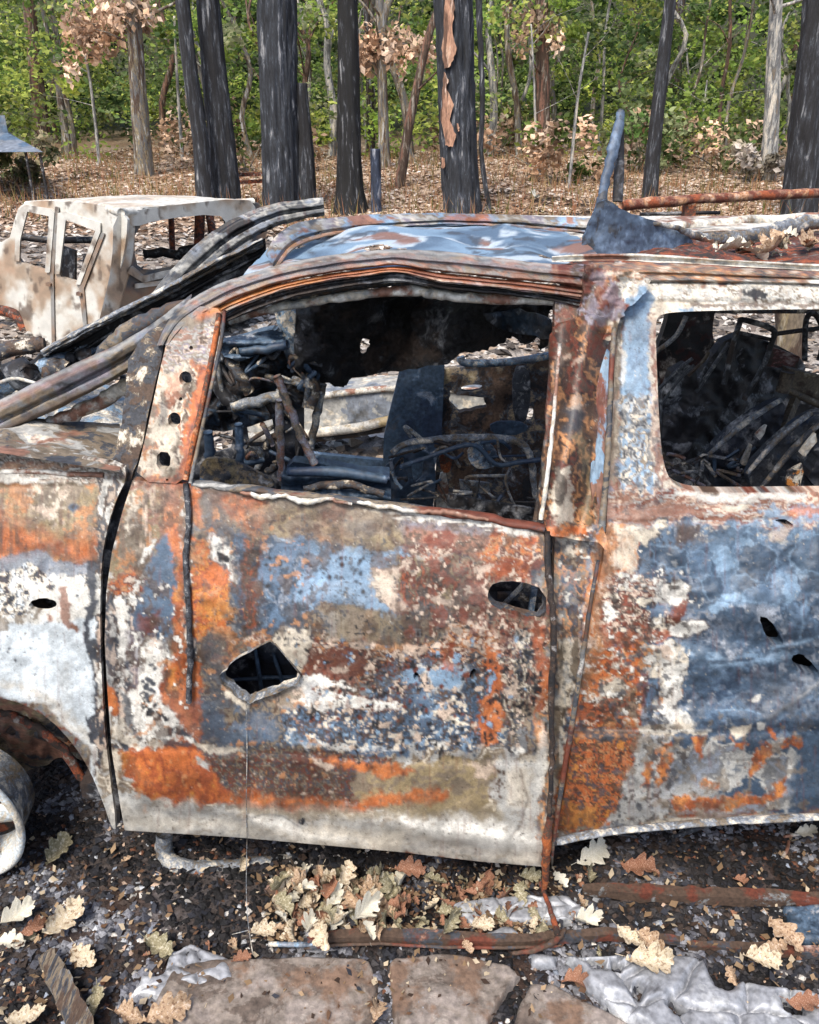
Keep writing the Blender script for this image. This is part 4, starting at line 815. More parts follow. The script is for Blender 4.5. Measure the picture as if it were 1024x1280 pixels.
# front: windscreen pillars and bars
strip('windscreen_pillar', '-200,592 -120,562 0,500 60,470 110,446 150,430 200,398 240,368', '-200,640 -120,604 0,545 60,517 120,488 165,462 206,428 232,396', M_VAN, van, Y=1.87, amp=2.0, prof=PRESSED, jit=.004)
strip('windscreen_frame', '60,440 86,430 140,398 200,366 262,332 332,298', '70,468 100,458 150,424 210,398 270,364 334,332', m_char, van, Y=2.45, prof=HAT, amp=-2.2, jit=.005)
strip('windscreen_frame', '50,438 120,400 195,364 250,332 328,298', '56,446 120,410 200,376 256,344 330,308', m_grey, van, Y=2.44, prof=PRESSED, amp=1.0, jit=.006)
strip('roof_front_rail', '176,384 226,322 276,280 334,254 404,247', '204,400 250,350 300,306 350,280 406,269', M_VAN, van, Y=3.05, prof=HAT, amp=2.0, jit=.005)
tube('windscreen_pillar_foot', [(60,530,1.9),(100,515,1.92),(140,494,1.93),(170,472,1.93)], [.014,.018,.020,.016], m_white, van, jit=.004)
tube('windscreen_pillar_shoulder', [(110,476,1.98),(132,440,1.98),(160,418,1.98),(205,392,1.97),(260,376,1.95)], [.010,.020,.028,.020,.012], m_mix, van, jit=.003)
part('door_jamb', ragged(pts('205,402 214,402 203,440 190,500 178,556 164,600 146,606 130,600 146,560 156,500 160,450 180,420'), 1.5, 4, 2), side(.035), m_mixd, col=False, flange=.05)
part('door_gap', '214,400 224,400 196,520 182,590 160,640 150,700 148,800 150,1030 134,1030 118,800 116,700 126,640 150,590 190,440', side(.055, bumps=False), m_char, col=False, flange=.02, step=4)
# bonnet and engine bay
shelf('cowl', [(-380,566),(0,566),(150,590)], [(-380,520),(0,520),(60,524),(150,530)], 1.62, 1.95, mottle_mat('cowl_scale', ['WC','T','GD','PB','B','GL'], 7, .8, contrast=.42), amp=.03)
stube('cowl_rail', pts('-380,574 0,574 120,580'), .008, m_mix, .03, jit=.003); stube('cowl_rail', pts('-380,588 0,590 130,594'), .006, m_white, .012, jit=.002)
tube('bonnet_bar', [(0,482,2.45),(60,462,2.45),(110,440,2.5),(150,434,2.5)], [.03,.034,.03,.02], m_lblue, van, jit=.006)
tube('bonnet_bar', [(-120,500,2.8),(0,442,2.9),(40,432,2.9),(56,430,2.9)], [.03,.03,.03,.025], m_mixd, van, jit=.004)
tube('engine_pipe', [(0,478,2.3),(20,473,2.3),(50,481,2.3),(58,486,2.3)], .005, m_white, van)
for i, (u, v, Y, r) in enumerate(((28,468,2.4,.045),(72,462,2.4,.03),(100,445,2.45,.03),(-20,470,2.4,.05),(55,452,2.6,.03),(118,462,2.35,.03))):
    tube('engine_lump', [(u-12,v+4,Y),(u,v,Y+.02),(u+12,v-4,Y)], [r*.6,r,r*.5], m_mixd if i % 2 else m_char, van, jit=.012, fseed=i)
shelf('engine_bay_ash', [(-200,600),(40,575),(160,570)], [(-200,440),(60,470),(170,490)], 2.0, 2.7, m_ash, amp=.06)
shelf('ash_heap', [(60,560),(110,566),(160,560)], [(70,528),(110,514),(160,524)], 2.0, 2.2, m_ash, amp=.05)
part('bulkhead', '150,470 380,440 380,700 150,760', flatY(2.62, .05, 16), m_dark, col=False, step=6, holes=['262,520 292,522 290,560 268,566', '306,520 340,520 345,556 312,560'])
# floor, far side, underside
def slab(name, x0, x1, y0, y1, z0, z1, mat, parent=van):
    co = [(x, y, z) for z in (z0, z1) for (x, y) in ((x0,y0),(x1,y0),(x1,y1),(x0,y1))]
    f = [(0,3,2,1),(4,5,6,7),(0,1,5,4),(1,2,6,5),(2,3,7,6),(3,0,4,7)]
    return mesh_np(name, co, np.array(f), mat, parent, None, False)
slab('floor_pan', -.85, 2.4, 1.62, 3.3, .22, .27, m_char)
slab('rocker_panel', -.72, 2.3, 1.585, 1.66, .20, .34, m_rustd)
slab('inner_side_panel', .32, 2.3, 1.66, 1.68, .3, .92, m_char)
yf = 3.28
part('far_pillar', '500,462 556,452 552,548 540,600 478,600 480,545', flatY(yf - .05, .01, 30), m_blue, col=False, flange=.04, step=4)
part('far_sliding_door', '552,462 700,446 712,760 536,760', flatY(yf, .012, 18), mottle_mat('far_door_brown', ['B','C','T','GD','K','C','BD'], 12, .8, f=1.7, contrast=.36), col=False, flange=.04, step=3,
     holes=[smooth(pts('576,482 604,480 604,489 576,491')), ragged(pts('562,488 572,494 606,497 608,510 588,514 574,516 562,504'), 1.5, 3, 2), smooth(pts('655,508 668,508 668,528 655,528'))])
part('far_lower_side', '380,566 480,576 540,566 546,800 380,800', flatY(yf, .02, 30), m_blue, col=False, flange=.03, step=5)
part('far_lower_side', '150,640 385,590 385,800 150,800', flatY(yf, .02, 30), m_dark, col=False, flange=.03, step=5)
part('far_rear_side', '700,450 860,440 900,452 1000,470 1400,470 1400,800 700,800', flatY(yf, .02, 30), m_char, col=False, flange=.03, step=5)
part('far_rear_pillar', smooth(pts('838,380 896,380 890,412 894,434 912,450 830,500 820,440 832,410'), 1), flatY(yf - .03, .01, 20), mottle_mat('maroon_char', ['C','BD',(60,30,30),'C'], 12, .6), col=False, flange=.05, step=3)
part('far_roof_edge', '700,330 1400,340 1400,388 1024,392 900,392 700,380', flatY(yf), m_mixd, col=False, step=5)
tube('far_window_rail', [(576,446,3.2),(584,454,3.2),(640,452,3.2),(700,442,3.2)], .016, m_lblue, van)
tube('far_window_rail', [(820,440,3.2),(845,420,3.2),(858,395,3.2)], .010, m_grey, van)
# hanging roof lining
hl = ragged(pts('366,376 500,368 600,372 696,380 697,412 690,432 676,438 668,424 656,432 640,420 622,432 600,440 575,442 560,456 500,464 440,472 430,484 398,478 384,470 368,462'), 2.4, 5, 12)
part('hanging_roof_lining', hl, flatY(lambda u, v: 2.35 + .10*np.sin(u/30 + v/40), .07, 26), mottle_mat('charred_lining', ['C',(22,22,24),'BD','C','GD',(18,18,20)], 9, .5, f=1.1, bump=1, dist=.02), col=False, step=2.2,
     holes=[ragged(ell(456, 432, 6, 11, 15, 8), 1.5, 3, 1), ragged(ell(690, 396, 5, 9, 0, 8), 1, 2, 2), ragged(ell(672, 428, 4, 6, 0, 8), 1, 2, 3)])
part('lining_flap', ragged(pts('600,392 650,386 690,400 688,424 650,418 620,408'), 2, 4, 5), flatY(lambda u, v: 2.22 + .04*np.sin(u/9), .03, 12), mottle_mat('flap_grey', ['GD','C','SD','GD','M'], 16, .5), col=False, step=2.5)
# dashboard wreck seen through the front window
part('dashboard', ragged(pts('262,436 300,424 350,412 358,440 396,470 400,500 356,520 300,536 256,540 250,490'), 2, 4, 6), flatY(lambda u, v: 2.36 + .05*np.sin(u/11)*np.sin(v/9), .05, 12), mottle_mat('dash_char', ['GD','C','SD','BD','GD','G','C'], 20, .6), col=False, step=2.4, flange=.06)
part('blown_air_duct', ragged(pts('270,430 340,412 352,414 356,432 300,452 280,446'), 1.5, 4, 7), flatY(lambda u, v: 2.28 + .02*np.sin(v/3), .02, 12), mottle_mat('duct_blue', ['SD','S','DN','S','M'], 16, .5), col=False, step=2.2, flange=.06)
part('blue_strut', '342,384 370,382 368,432 378,462 364,466 352,430', flatY(2.3, .01, 12), m_lblue, col=False, step=3)
for pth, r, mt in (([(284,446,2.3),(300,470,2.28),(312,490,2.3)], .018, m_mixd), ([(262,470,2.3),(285,500,2.3),(300,520,2.3)], .02, m_char), ([(300,440,2.26),(340,436,2.26),(360,430,2.26)], .012, m_blue), ([(290,510,2.25),(330,500,2.25),(352,492,2.25)], .016, m_grey),
                   ([(346,470,2.1),(362,510,2.1),(378,550,2.1),(394,580,2.1)], .012, m_lav), ([(349,500,2.12),(350,540,2.12),(352,600,2.12)], .011, m_lav), ([(404,480,2.4),(396,520,2.4),(388,560,2.4)], .012, m_grey),
                   ([(378,470,2.3),(392,486,2.3),(386,510,2.3)], .02, m_mixd), ([(366,440,2.34),(380,462,2.34),(398,468,2.34)], .02, m_blue), ([(298,530,2.2),(300,560,2.2),(300,586,2.2)], .012, m_blue), ([(260,540,2.2),(262,570,2.2),(256,600,2.2)], .014, m_blue),
                   ([(372,540,2.3),(374,590,2.3)], .008, m_char), ([(330,560,2.3),(345,545,2.3),(350,575,2.3),(334,590,2.3)], .012, m_mixd), ([(310,556,2.4),(326,566,2.4),(322,586,2.4)], .010, m_grey)):
    tube('dash_brace', pth, r, mt, van, jit=.003, sides=8)
part('cowl_plate', smooth(pts('250,574 280,572 320,588 346,606 330,612 250,604'), 1), flatY(2.0, .02, 20), mottle_mat('cowl_plate', ['G','T','GD','K','GD'], 20, .7), col=False, step=3)
part('steering_column', ragged(pts('352,596 366,578 400,580 450,590 486,592 490,640 350,630'), 1.5, 3, 9), flatY(lambda u, v: 2.1 + .02*np.sin(v/4), .03, 14), m_blue, col=False, step=3, flange=.05)
tube('steering_column_tube', [(360,590,2.05),(420,590,2.05),(484,600,2.05)], [.012,.016,.012], m_blue, van)
tube('charred_bar', [(380,612,2.0),(430,606,2.0),(480,618,2.0)], [.01,.012,.01], m_mixd, van, jit=.003)
# front seat frames
seatf = m_blue
tube('seat_frame', [(490,566,2.5),(510,554,2.5),(560,548,2.5),(620,547,2.5),(652,555,2.5),(664,575,2.5),(668,610,2.5),(676,650,2.5)], [.010,.011,.012,.012,.012,.012,.010,.01], m_grey, van, jit=.001)
tube('seat_frame', [(500,584,2.45),(540,570,2.45),(590,556,2.45),(620,580,2.45),(648,578,2.45),(690,572,2.45)], .008, m_blue, van, jit=.001)
tube('seat_frame', [(622,550,2.46),(626,572,2.46),(638,582,2.46),(632,600,2.46),(640,625,2.46),(650,640,2.46)], .004, m_grey, van)
part('seat_side_plate', smooth(pts('486,570 540,560 546,600 540,640 490,650 470,620'), 1), flatY(2.55, .03, 12), seatf, col=False, step=3, holes=[ragged(pts('514,578 530,572 528,596 518,604'), 1, 2, 1)])
part('seat_hinge_plate', smooth(pts('584,560 604,550 620,560 624,582 600,588 586,578'), 1), flatY(2.48, .01, 10), m_lblue, col=False, step=2.5, holes=[ell(611,566,3,3,0,8)])
tube('seat_frame', [(488,574,2.4),(494,600,2.4),(502,610,2.4)], .006, m_lblue, van); tube('seat_frame', [(478,600,2.4),(490,640,2.4)], .007, m_blue, van)
part('rust_bracket', smooth(pts('548,566 566,564 564,590 552,592'), 1), flatY(2.7), m_rust, col=False, step=3); part('pillar_bracket', smooth(pts('548,592 560,590 562,660 544,660'), 1), flatY(2.7), m_white, col=False, step=3)
part('far_shelf', '574,600 612,604 614,618 576,614', flatY(2.9), m_grey, col=False, step=3); part('seat_cushion_frame', '560,618 690,640 690,700 556,700', flatY(2.4, .05, 12), m_char, col=False, step=4)
part('far_speaker_plate', smooth(pts('612,528 650,526 664,536 640,546 614,542'), 1), flatY(3.1, .01, 8), m_blue, col=False, step=3); part('far_bracket', smooth(pts('640,458 662,458 664,500 656,532 642,530'), 1), flatY(3.15, .02, 9), mottle_mat('bracket_dark', ['GD','C','G','GD'], 26, .6), col=False, step=3)
tube('seat_leg', [(686,560,2.3),(676,610,2.2),(668,660,2.1)], .008, m_mixd, van)
# rear seats seen through the quarter window
slabm = mottle_mat('charred_seat', ['C',(20,22,28),'GD',(30,26,30),'C'], 10, .6, f=1.5)
def rod(pth, r=.007, mt=None, n='rear_seat_frame', **k): return tube(n, pth, r, mt or mottle_mat('rod_grey', ['GD','G','C','GD'], 40, .5), van, **k)
rod([(905,480,2.6),(914,440,2.6),(924,406,2.6),(930,400,2.6),(966,412,2.6),(965,428,2.6),(952,462,2.6),(930,500,2.6)], .009, m_char)
rod([(926,416,2.6),(962,424,2.6)], .006, m_char); rod([(912,428,2.62),(896,452,2.62),(870,490,2.62)], .007)
rod([(966,418,2.7),(1010,412,2.75),(1080,405,2.8)], .008, m_char)
rod([(1006,450,2.7),(1008,400,2.7),(1020,394,2.7),(1030,420,2.7),(1024,450,2.7)], .009, m_char)
rod([(822,488,2.5),(848,462,2.5),(866,448,2.5)], .006); rod([(826,506,2.5),(850,474,2.5),(868,456,2.5)], .005)
part('rear_seat_back', smooth(pts('872,470 916,412 968,430 1010,452 1000,480 960,520 900,570 860,590 850,540'), 1), flatY(lambda u, v: 2.75 + .002*(u - 900), .04, 14), slabm, col=False, step=3, flange=.05)
part('rear_seat_back', smooth(pts('830,470 868,450 876,500 872,560 826,580'), 1), flatY(2.62, .03, 14), slabm, col=False, step=3, flange=.05)
part('maroon_panel', '960,432 1000,446 996,462 958,458', flatY(2.72), mottle_mat('maroon', [(70,24,28),'BD',(90,34,34),'C'], 12, .5), col=False, step=3)
def slat(a, b, w, Y, mt, n='folded_seat_slat'):
    (x0, y0), (x1, y1) = a, b
    tube(n, [(x0, y0, Y), ((x0 + x1)/2, (y0 + y1)/2 - w*.5, Y + .02), (x1, y1, Y + .05)], [.006, .010, .008], mt, van)
part('folded_seat', smooth(pts('886,566 930,526 976,500 984,510 966,560 940,600 900,614 884,600'), 1), flatY(2.45, .03, 14), m_dark, col=False, step=3, flange=.05)
slat((886,568), (976,500), 10, 2.40, m_grey); part('folded_seat', smooth(pts('936,590 968,556 1012,520 1040,516 1020,570 990,616 940,616'), 1), flatY(2.30, .02, 14), mottle_mat('seat_side_grey', ['GD','C','G','DN','GD'], 14, .6), col=False, step=3, flange=.05)
slat((934,592), (1014,516), 14, 2.26, m_grey); slat((950,612), (1030,524), 10, 2.2, mottle_mat('slat_dark', ['G','GD','T','GD'], 30, .6)); slat((986,616), (1060,520), 10, 2.15, m_dark)
part('folded_seat', smooth(pts('1000,616 1040,540 1120,520 1100,616'), 1), flatY(2.10, .02, 14), m_dark, col=False, step=4, flange=.05)
part('scorched_label', ragged(pts('945,543 960,530 956,542 950,550'), 1, 2, 1), flatY(2.38), m_white, col=False, step=2); part('scorched_label', ragged(pts('926,580 938,555 941,556 933,582'), 1, 2, 2), flatY(2.38), m_white, col=False, step=2)
part('scorched_label', ragged(pts('985,590 1003,580 1005,590 1000,612 984,606'), 1, 2, 3), flatY(2.12), mottle_mat('label', ['WC','GD','W','C','Y'], 40, .7), col=False, step=2); part('scorched_label', ragged(pts('1000,566 1020,540 1022,552 1006,572'), 1, 2, 3), flatY(2.12), m_white, col=False, step=2)
k_b = mottle_mat('beam_taupe', ['T','B','K','GD','T'], 16, .7, f=.6)
rod([(982,486,2.6),(1024,506,2.6),(1100,540,2.6)], .012, k_b, 'cargo_beam'); part('cargo_beam', '984,460 1100,490 1100,520 990,492', flatY(2.62, .01, 12), k_b, col=False, step=4, flange=.04)
rod([(994,500,2.6),(980,535,2.5)], .013, k_b, 'cargo_beam', sides=4); rod([(985,465,2.6),(978,490,2.6)], .022, k_b, 'cargo_beam')
rod([(860,470,2.6),(880,450,2.6),(886,440,2.6)], .006, k_b)
for i in range(16):
    g = np.random.RandomState(i + 50); u = 832 + 110*g.rand(); v = 572 + 40*g.rand()
    tube('seat_spring', [(u, v, 2.4), (u + 14*g.randn(), v + 8*g.randn(), 2.4), (u + 26*g.randn(), v + 12*g.randn(), 2.4)], .006, [m_grey, m_blue, m_mixd, m_lav][i % 4], van, sides=6)
for i in range(34):
    g = np.random.RandomState(i + 150); u = 262 + 130*g.rand(); v = 430 + 160*g.rand()
    tube('burnt_wiring', [(u, v, 2.3), (u + 12*g.randn(), v + 12*g.randn(), 2.27), (u + 18*g.randn(), v + 16*g.randn(), 2.3)], .003 + .006*g.rand(), [m_grey, m_blue, m_mixd, m_char, m_lav][i % 5], van, sides=6)
for i in range(22):
    g = np.random.RandomState(i + 250); u = 500 + 170*g.rand(); v = 545 + 95*g.rand()
    tube('burnt_wiring', [(u, v, 2.5), (u + 16*g.randn(), v + 8*g.randn(), 2.47), (u + 28*g.randn(), v + 14*g.randn(), 2.5)], .003 + .004*g.rand(), [m_grey, m_blue, m_mixd, m_char][i % 4], van, sides=6)
# wheel arch inside, suspension, exhaust
part('inner_wing', '-380,840 40,840 130,940 150,1060 -380,1090', flatY(2.0, .04, 30), mottle_mat('wing_mud', ['B','T','PB','GD','BD','T'], 7, .85), col=False, step=6, holes=[smooth(pts('60,960 84,945 110,952 118,1060 50,1060'))])
part('arch_inner_skin', ragged(pts('-200,850 0,862 50,884 90,916 110,944 84,940 60,956 20,968 -40,960 -200,940'), 3, 4, 6), flatY(lambda u, v: 1.70 + .002*np.maximum(v - 880, 0), .03, 16), mottle_mat('wing_mud_lit', ['B','T','WC','K','PB','GD'], 9, .85, contrast=.42), col=False, step=3)  # panel added nearer to catch light; mud colour brightened as its lit part
tube('suspension_arm', [(0,905,1.8),(60,912,1.8),(110,925,1.85)], [.03,.025,.03], m_mixd, van, jit=.01); tube('suspension_arm', [(80,930,1.8),(96,918,1.8),(100,905,1.8)], [.016,.02,.012], m_rust, van, jit=.004)
tube('arch_liner', [(-80,884,1.72),(0,892,1.72),(40,906,1.72),(80,936,1.72),(110,980,1.72)], .012, m_rustd, van, jit=.006)
tube('exhaust_pipe', [(206,1040,1.62),(206,1066,1.62),(222,1082,1.60),(260,1086,1.60),(330,1080,1.62),(430,1074,1.66),(520,1074,1.7)], [.022,.022,.022,.022,.022,.024,.026], m_grey, van, jit=.001, sides=12)
slab('underbody_rail', -.3, .5, 1.74, 1.80, .12, .2, m_rustd)
# alloy wheel, standing on its rim
def lathe(name, prof, c, mat, parent, n=72, tilt=0.0):
    prof = np.array(prof, float); a = np.linspace(0, 2*math.pi, n, endpoint=False)
    co = np.stack([prof[:, 1][:, None]*np.cos(a), np.repeat(prof[:, 0][:, None], n, 1), prof[:, 1][:, None]*np.sin(a)], -1)
    ct, st = math.cos(tilt), math.sin(tilt); x, y = co[..., 0].copy(), co[..., 1].copy()
    co[..., 0] = x*ct - y*st; co[..., 1] = x*st + y*ct
    co = co.reshape(-1, 3) + np.array(c); m = len(prof)
    i, j = np.meshgrid(np.arange(m - 1), np.arange(n), indexing='ij'); i = i.ravel(); j = j.ravel(); j2 = (j + 1) % n
    return mesh_np(name, co, np.stack([i*n + j, i*n + j2, (i + 1)*n + j2, (i + 1)*n + j], 1), mat, parent)
wc = P(-66, 1024, 1.55); wc[2] = .21
m_alloy = mottle_mat('ashed_alloy', ['W','WC','GL','W','G','WB'], 16, .6, contrast=.4)
wheel = lathe('wheel', [(.10,.150),(.04,.160),(.012,.172),(.0,.184),(-.004,.193),(.004,.200),(.014,.196)], wc, m_alloy, van, tilt=-.12)
lathe('rim_barrel', [(.012,.196),(.05,.17),(.14,.15)], wc, m_grey, wheel, tilt=-.12)
lathe('brake_disc', [(.1,.0),(.1,.14),(.12,.14)], wc, m_rustd, wheel, tilt=-.12)
for k in range(5):
    a = R(8 + 72*k); p0 = wc + np.array([.03*math.cos(a), .03, .03*math.sin(a)]); p1 = wc + np.array([.11*math.cos(a), .012, .11*math.sin(a)]); p2 = wc + np.array([.176*math.cos(a), .02, .176*math.sin(a)])
    tube('spoke', [tuple(p0), tuple(p1), tuple(p2)], [.034,.026,.034], m_alloy, wheel, flat=.5, world_=True)
lathe('hub', [(.0,.0),(.0,.03),(.02,.045),(.05,.045)], wc, m_alloy, wheel, tilt=-.12)
# ---------------------------------------------------------------- white wreck behind, left
tb = P(170, 440, 6.6)
truck = thing('burnt_pickup', 'blistered white burnt out pickup cab seen from its rear corner, behind the van', 'pickup', (tb[0], tb[1], 0))
m_tw = mottle_mat('truck_white', ['T','WC','W','W','WP','W','W','GL'], 2.0, .6, bscale=60, contrast=.42)
m_tg = mottle_mat('truck_grey', ['GD','G','GD','G','M','GL'], 2.2, .6, bscale=60, contrast=.42)
c0 = P(150, 300, 6.2); c0b = P(148, 440, 6.15); cL = P(10, 300, 7.7); cR = P(330, 290, 7.6)
sideP = plane(c0, c0b, cL); backP = plane(c0, c0b, cR)
def tp(name, o, surf, mat=None, **k): return panel(name, o, surf, mat or m_tw, truck, col=False, step=2.2, **{**dict(flange=.07), **k})
def tcol(dark=0.0, sd0=1):
    def f(u, v):
        n1 = fbm(u/26 + sd0, v/34, 1, 5); n2 = fbm(u/9 + sd0, v/12, 2, 5); n3 = fbm(u/5, v/26 + sd0, 3, 4); z = np.zeros(u.shape + (3,))
        c = mixc(z + C('W'), z + C('WC'), np.clip((n1 - .4)*6, 0, 1)); c = mixc(c, z + C('GD'), np.clip((n1 - .46 + dark*.5)*12, 0, 1)*dark*1.1 if dark else 0*n1)
        c = mixc(c, z + C('OL'), np.clip((n1 - .44)*5, 0, 1)*.55); c = mixc(c, z + C('T'), np.clip((n2*.5 + n1*.5 - .47)*7, 0, 1)*.6); c = mixc(c, z + C('B'), np.clip((n2*.6 + n3*.4 - .59)*12, 0, 1)*.75)
        return np.clip(c*(1 + .5*(n2 - .5))[..., None], .01, .8)
    return f
def tp(name, o, surf, dark=0.0, mat=None, **k):
    k = {**dict(flange=.05, step=1.6), **k}
    if mat is not None: return panel(name, o, surf, mat, truck, col=False, **k)
    return panel(name, o, surf, M_VAN, truck, colf=tcol(dark, len(name)), **k)
def sh(f, d): return lambda u, v: f(u, v) - np.array([0, d, 0])
tp('cab_side', smooth(pts('-30,296 10,306 20,268 26,256 40,251 80,252 120,255 160,266 158,300 150,340 140,385 130,420 118,434 60,430 26,426 16,384 -30,388'), 1), sideP, .1, holes=[smooth(pts('28,262 34,257 66,262 68,268 62,338 50,336 20,326 22,300'), 1), smooth(pts('78,268 84,266 124,280 124,290 100,352 94,352 70,344'), 1)])
tp('door_seam', '70,258 75,259 68,345 70,434 66,434 64,345', sh(sideP, .02), .6, flange=.02); tp('door_seam', '128,290 132,292 106,360 112,434 108,434 100,360', sh(sideP, .02), .6, flange=.02)
tp('window_frame', '24,262 33,256 66,261 70,266 64,340 58,340 63,270 36,264 27,300 26,326 20,326 21,296', sh(sideP, .03), .2, flange=.03); tp('window_frame', '74,266 82,264 127,278 127,290 102,355 96,355 121,288 84,274 76,342 70,342', sh(sideP, .03), .2, flange=.03)
tp('door_handle', '60,352 66,353 66,357 60,356', sh(sideP, .05), 1.0); tp('door_handle', '98,364 104,365 104,369 98,368', sh(sideP, .05), 1.0)
tp('cab_back', smooth(pts('150,262 200,260 318,248 334,272 332,300 300,380 220,450 130,450 126,420 140,380 146,330'), 1), backP, .9, holes=[smooth(pts('166,284 200,274 268,264 280,272 280,300 268,320 220,332 180,340 166,330'), 1)])
tp('back_pillar', smooth(pts('144,266 170,268 166,330 150,384 134,432 116,434 130,384 142,330'), 1), sh(backP, .03), 0.0, flange=.03)
tp('window_surround', smooth(pts('150,266 200,258 310,246 322,262 322,280 306,330 282,334 286,280 274,266 200,274 168,284 162,274'), 1), sh(backP, .04), 0.0, flange=.03)
tp('window_sill', '166,332 180,344 282,322 284,328 182,352 162,340', sh(backP, .05), .4, flange=.05)
tp('side_moulding', '170,354 296,338 296,343 170,360', sh(backP, .03), .2, flange=.02)
A = [P(150, 262, 6.2), P(34, 252, 7.7), P(318, 250, 7.6), P(190, 244, 9.0)]
def quadsheet(name, q, mat, parent, n=30, amp=.03, dome=.06, colr=None):
    s, t = np.meshgrid(np.linspace(0, 1, n), np.linspace(0, 1, n)); s = s[..., None]; t = t[..., None]
    co = (q[0]*(1 - s) + q[1]*s)*(1 - t) + (q[2]*(1 - s) + q[3]*s)*t
    co[..., 2] += amp*(fbm(co[..., 0]*4, co[..., 1]*4, 2, 4) - .5) + dome*np.sin(np.pi*s[..., 0])**.5*np.sin(np.pi*t[..., 0])**.5
    i = np.arange(n*n).reshape(n, n); f = np.stack([i[:-1, :-1], i[:-1, 1:], i[1:, 1:], i[1:, :-1]], -1).reshape(-1, 4)
    return mesh_np(name, co.reshape(-1, 3), f, mat, parent)
quadsheet('cab_roof', A, m_tw, truck, dome=.03)
tube('roof_edge', [(34,256,7.6),(72,254,7.2),(120,258,6.6),(152,266,6.2)], .03, m_tw, truck); tube('roof_edge', [(152,266,6.2),(200,262,6.6),(260,256,7.1),(316,252,7.5)], .03, m_tw, truck)
# far pillars and inside of the cab
for (a, b, r) in (((250,268),(248,330),.05), ((214,272),(216,320),.03), ((262,268),(270,320),.04)): tube('far_cab_pillar', [(a[0],a[1],8.4),(b[0],b[1],8.2)], r, m_rustd, truck, sides=8)
tube('far_cab_pillar', [(300,262,8.6),(296,330,8.4)], .04, m_tg, truck)
quadsheet('cab_floor', [P(150,440,6.3)+[0,0,.1], P(20,425,7.7)+[0,0,.1], P(330,400,7.7)+[0,0,.1], P(180,400,9)+[0,0,.1]], m_char, truck, dome=0)
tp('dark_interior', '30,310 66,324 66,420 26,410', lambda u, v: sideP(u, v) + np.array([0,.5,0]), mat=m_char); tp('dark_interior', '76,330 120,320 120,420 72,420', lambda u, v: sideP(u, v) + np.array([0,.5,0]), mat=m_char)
tube('seat_back_bar', [(26,296,8.0),(60,300,8.0),(120,300,7.8)], .03, m_char, truck); tube('seat_back_bar', [(180,318,7.6),(230,316,7.6),(262,304,7.8)], .04, m_char, truck, jit=.02)
tube('wing_edge', [(-40,390,7.7),(0,388,7.6),(24,398,7.5),(40,430,7.4)], .05, m_rustd, truck); tube('axle_stub', [(40,440,7.0),(60,448,7.0)], .08, m_char, truck)

# ---------------------------------------------------------------- other things standing behind
# pale grey low hulk seen through the van
hb = P(440, 540, 4.6)
hulk = thing('grey_car_body', 'low pale grey burnt car flank lying in white rubble, seen through the front door window', 'car', (hb[0], hb[1], 0))
m_hg = mottle_mat('hulk_grey', ['GL','M','WC','GL','G'], 4, .55, bscale=50); 
panel('car_flank', smooth(pts('300,510 400,494 500,485 600,488 620,500 600,520 500,524 440,534 398,538 300,544'), 1), flatY(4.6, .02, 30), m_hg, hulk, col=False, step=3, flange=.3)
tube('car_sill', [(300,548,4.56),(400,540,4.56),(450,534,4.56),(500,524,4.56),(620,516,4.56)], .03, mottle_mat('sill_pale', ['WC','K','GL','T'], 8, .6), hulk)
tube('car_top_edge', [(300,510,4.6),(400,495,4.6),(500,485,4.6),(620,490,4.6)], .02, m_white, hulk)
tube('car_sill', [(300,556,4.62),(420,546,4.62),(520,528,4.62)], .02, m_char, hulk)
# rusty rail on posts behind the van
pr = P(860, 300, 3.9)
rail = thing('rusty_railing', 'rusty horizontal pipe railing on short posts behind the van roof at right', 'railing', (pr[0], pr[1], 0))
tube('top_pipe', [(776,257,3.7),(860,250,3.8),(940,245,3.9),(1024,241,4.0),(1200,233,4.2)], [.022]*5, mottle_mat('pipe_rust', ['R','OD','PB','R','OL'], 14, .8), rail, jit=.002)
tube('post', [(862,250,3.82),(860,282,3.82),(856,420,3.82)], [.026,.026,.026], m_rust, rail, sides=4)
tube('post', [(1190,236,4.2),(1180,400,4.2)], [.026,.026], m_rust, rail, sides=4)
tube('lower_pipe', [(800,268,3.9),(880,266,3.9),(900,266,3.9)], .008, m_char, rail)
# rusty frame behind the pickup
pf = on_ground(310, 262)
fr_ = thing('rusty_metal_frame', 'small rusty square metal frame standing by the charred trunks behind the pickup', 'frame', tuple(pf))
Yf_ = float(pf[1])
for pth in ([(280,219,Yf_),(282,262,Yf_)], [(342,217,Yf_),(344,262,Yf_)], [(279,219,Yf_),(343,217,Yf_)], [(296,228,Yf_+.6),(336,226,Yf_+.6)], [(296,228,Yf_+.6),(297,262,Yf_+.6)]): tube('frame_bar', pth, .035, m_rustd, fr_, sides=4)
# grey canopy at the left edge
pc = on_ground(30, 250)
can = thing('grey_canopy', 'grey pointed metal canopy roof on thin poles at the left edge of the wood', 'canopy', tuple(pc)); Yc = float(pc[1])
a = P(-60, 150, Yc); m_can = mottle_mat('canopy_grey', ['M','G','S','M'], 1.5, .4)
e = [P(54, 190, Yc - .6), P(-150, 190, Yc - .6), P(40, 184, Yc + 2.2), P(-150, 184, Yc + 2.2)]
tpn = [P(10, 166, Yc + .4), P(-110, 166, Yc + .4), P(10, 164, Yc + 1.2), P(-110, 164, Yc + 1.2)]
tpt = [q + np.array([0, 0, .28]) for q in tpn]
vv = e + tpn + tpt
mesh_np('canopy_top', np.array(vv), np.array([(0,1,5,4),(2,0,4,6),(1,3,7,5),(3,2,6,7),(4,5,9,8),(6,4,8,10),(5,7,11,9),(7,6,10,11),(8,9,11,10)]), m_can, can, None, False)
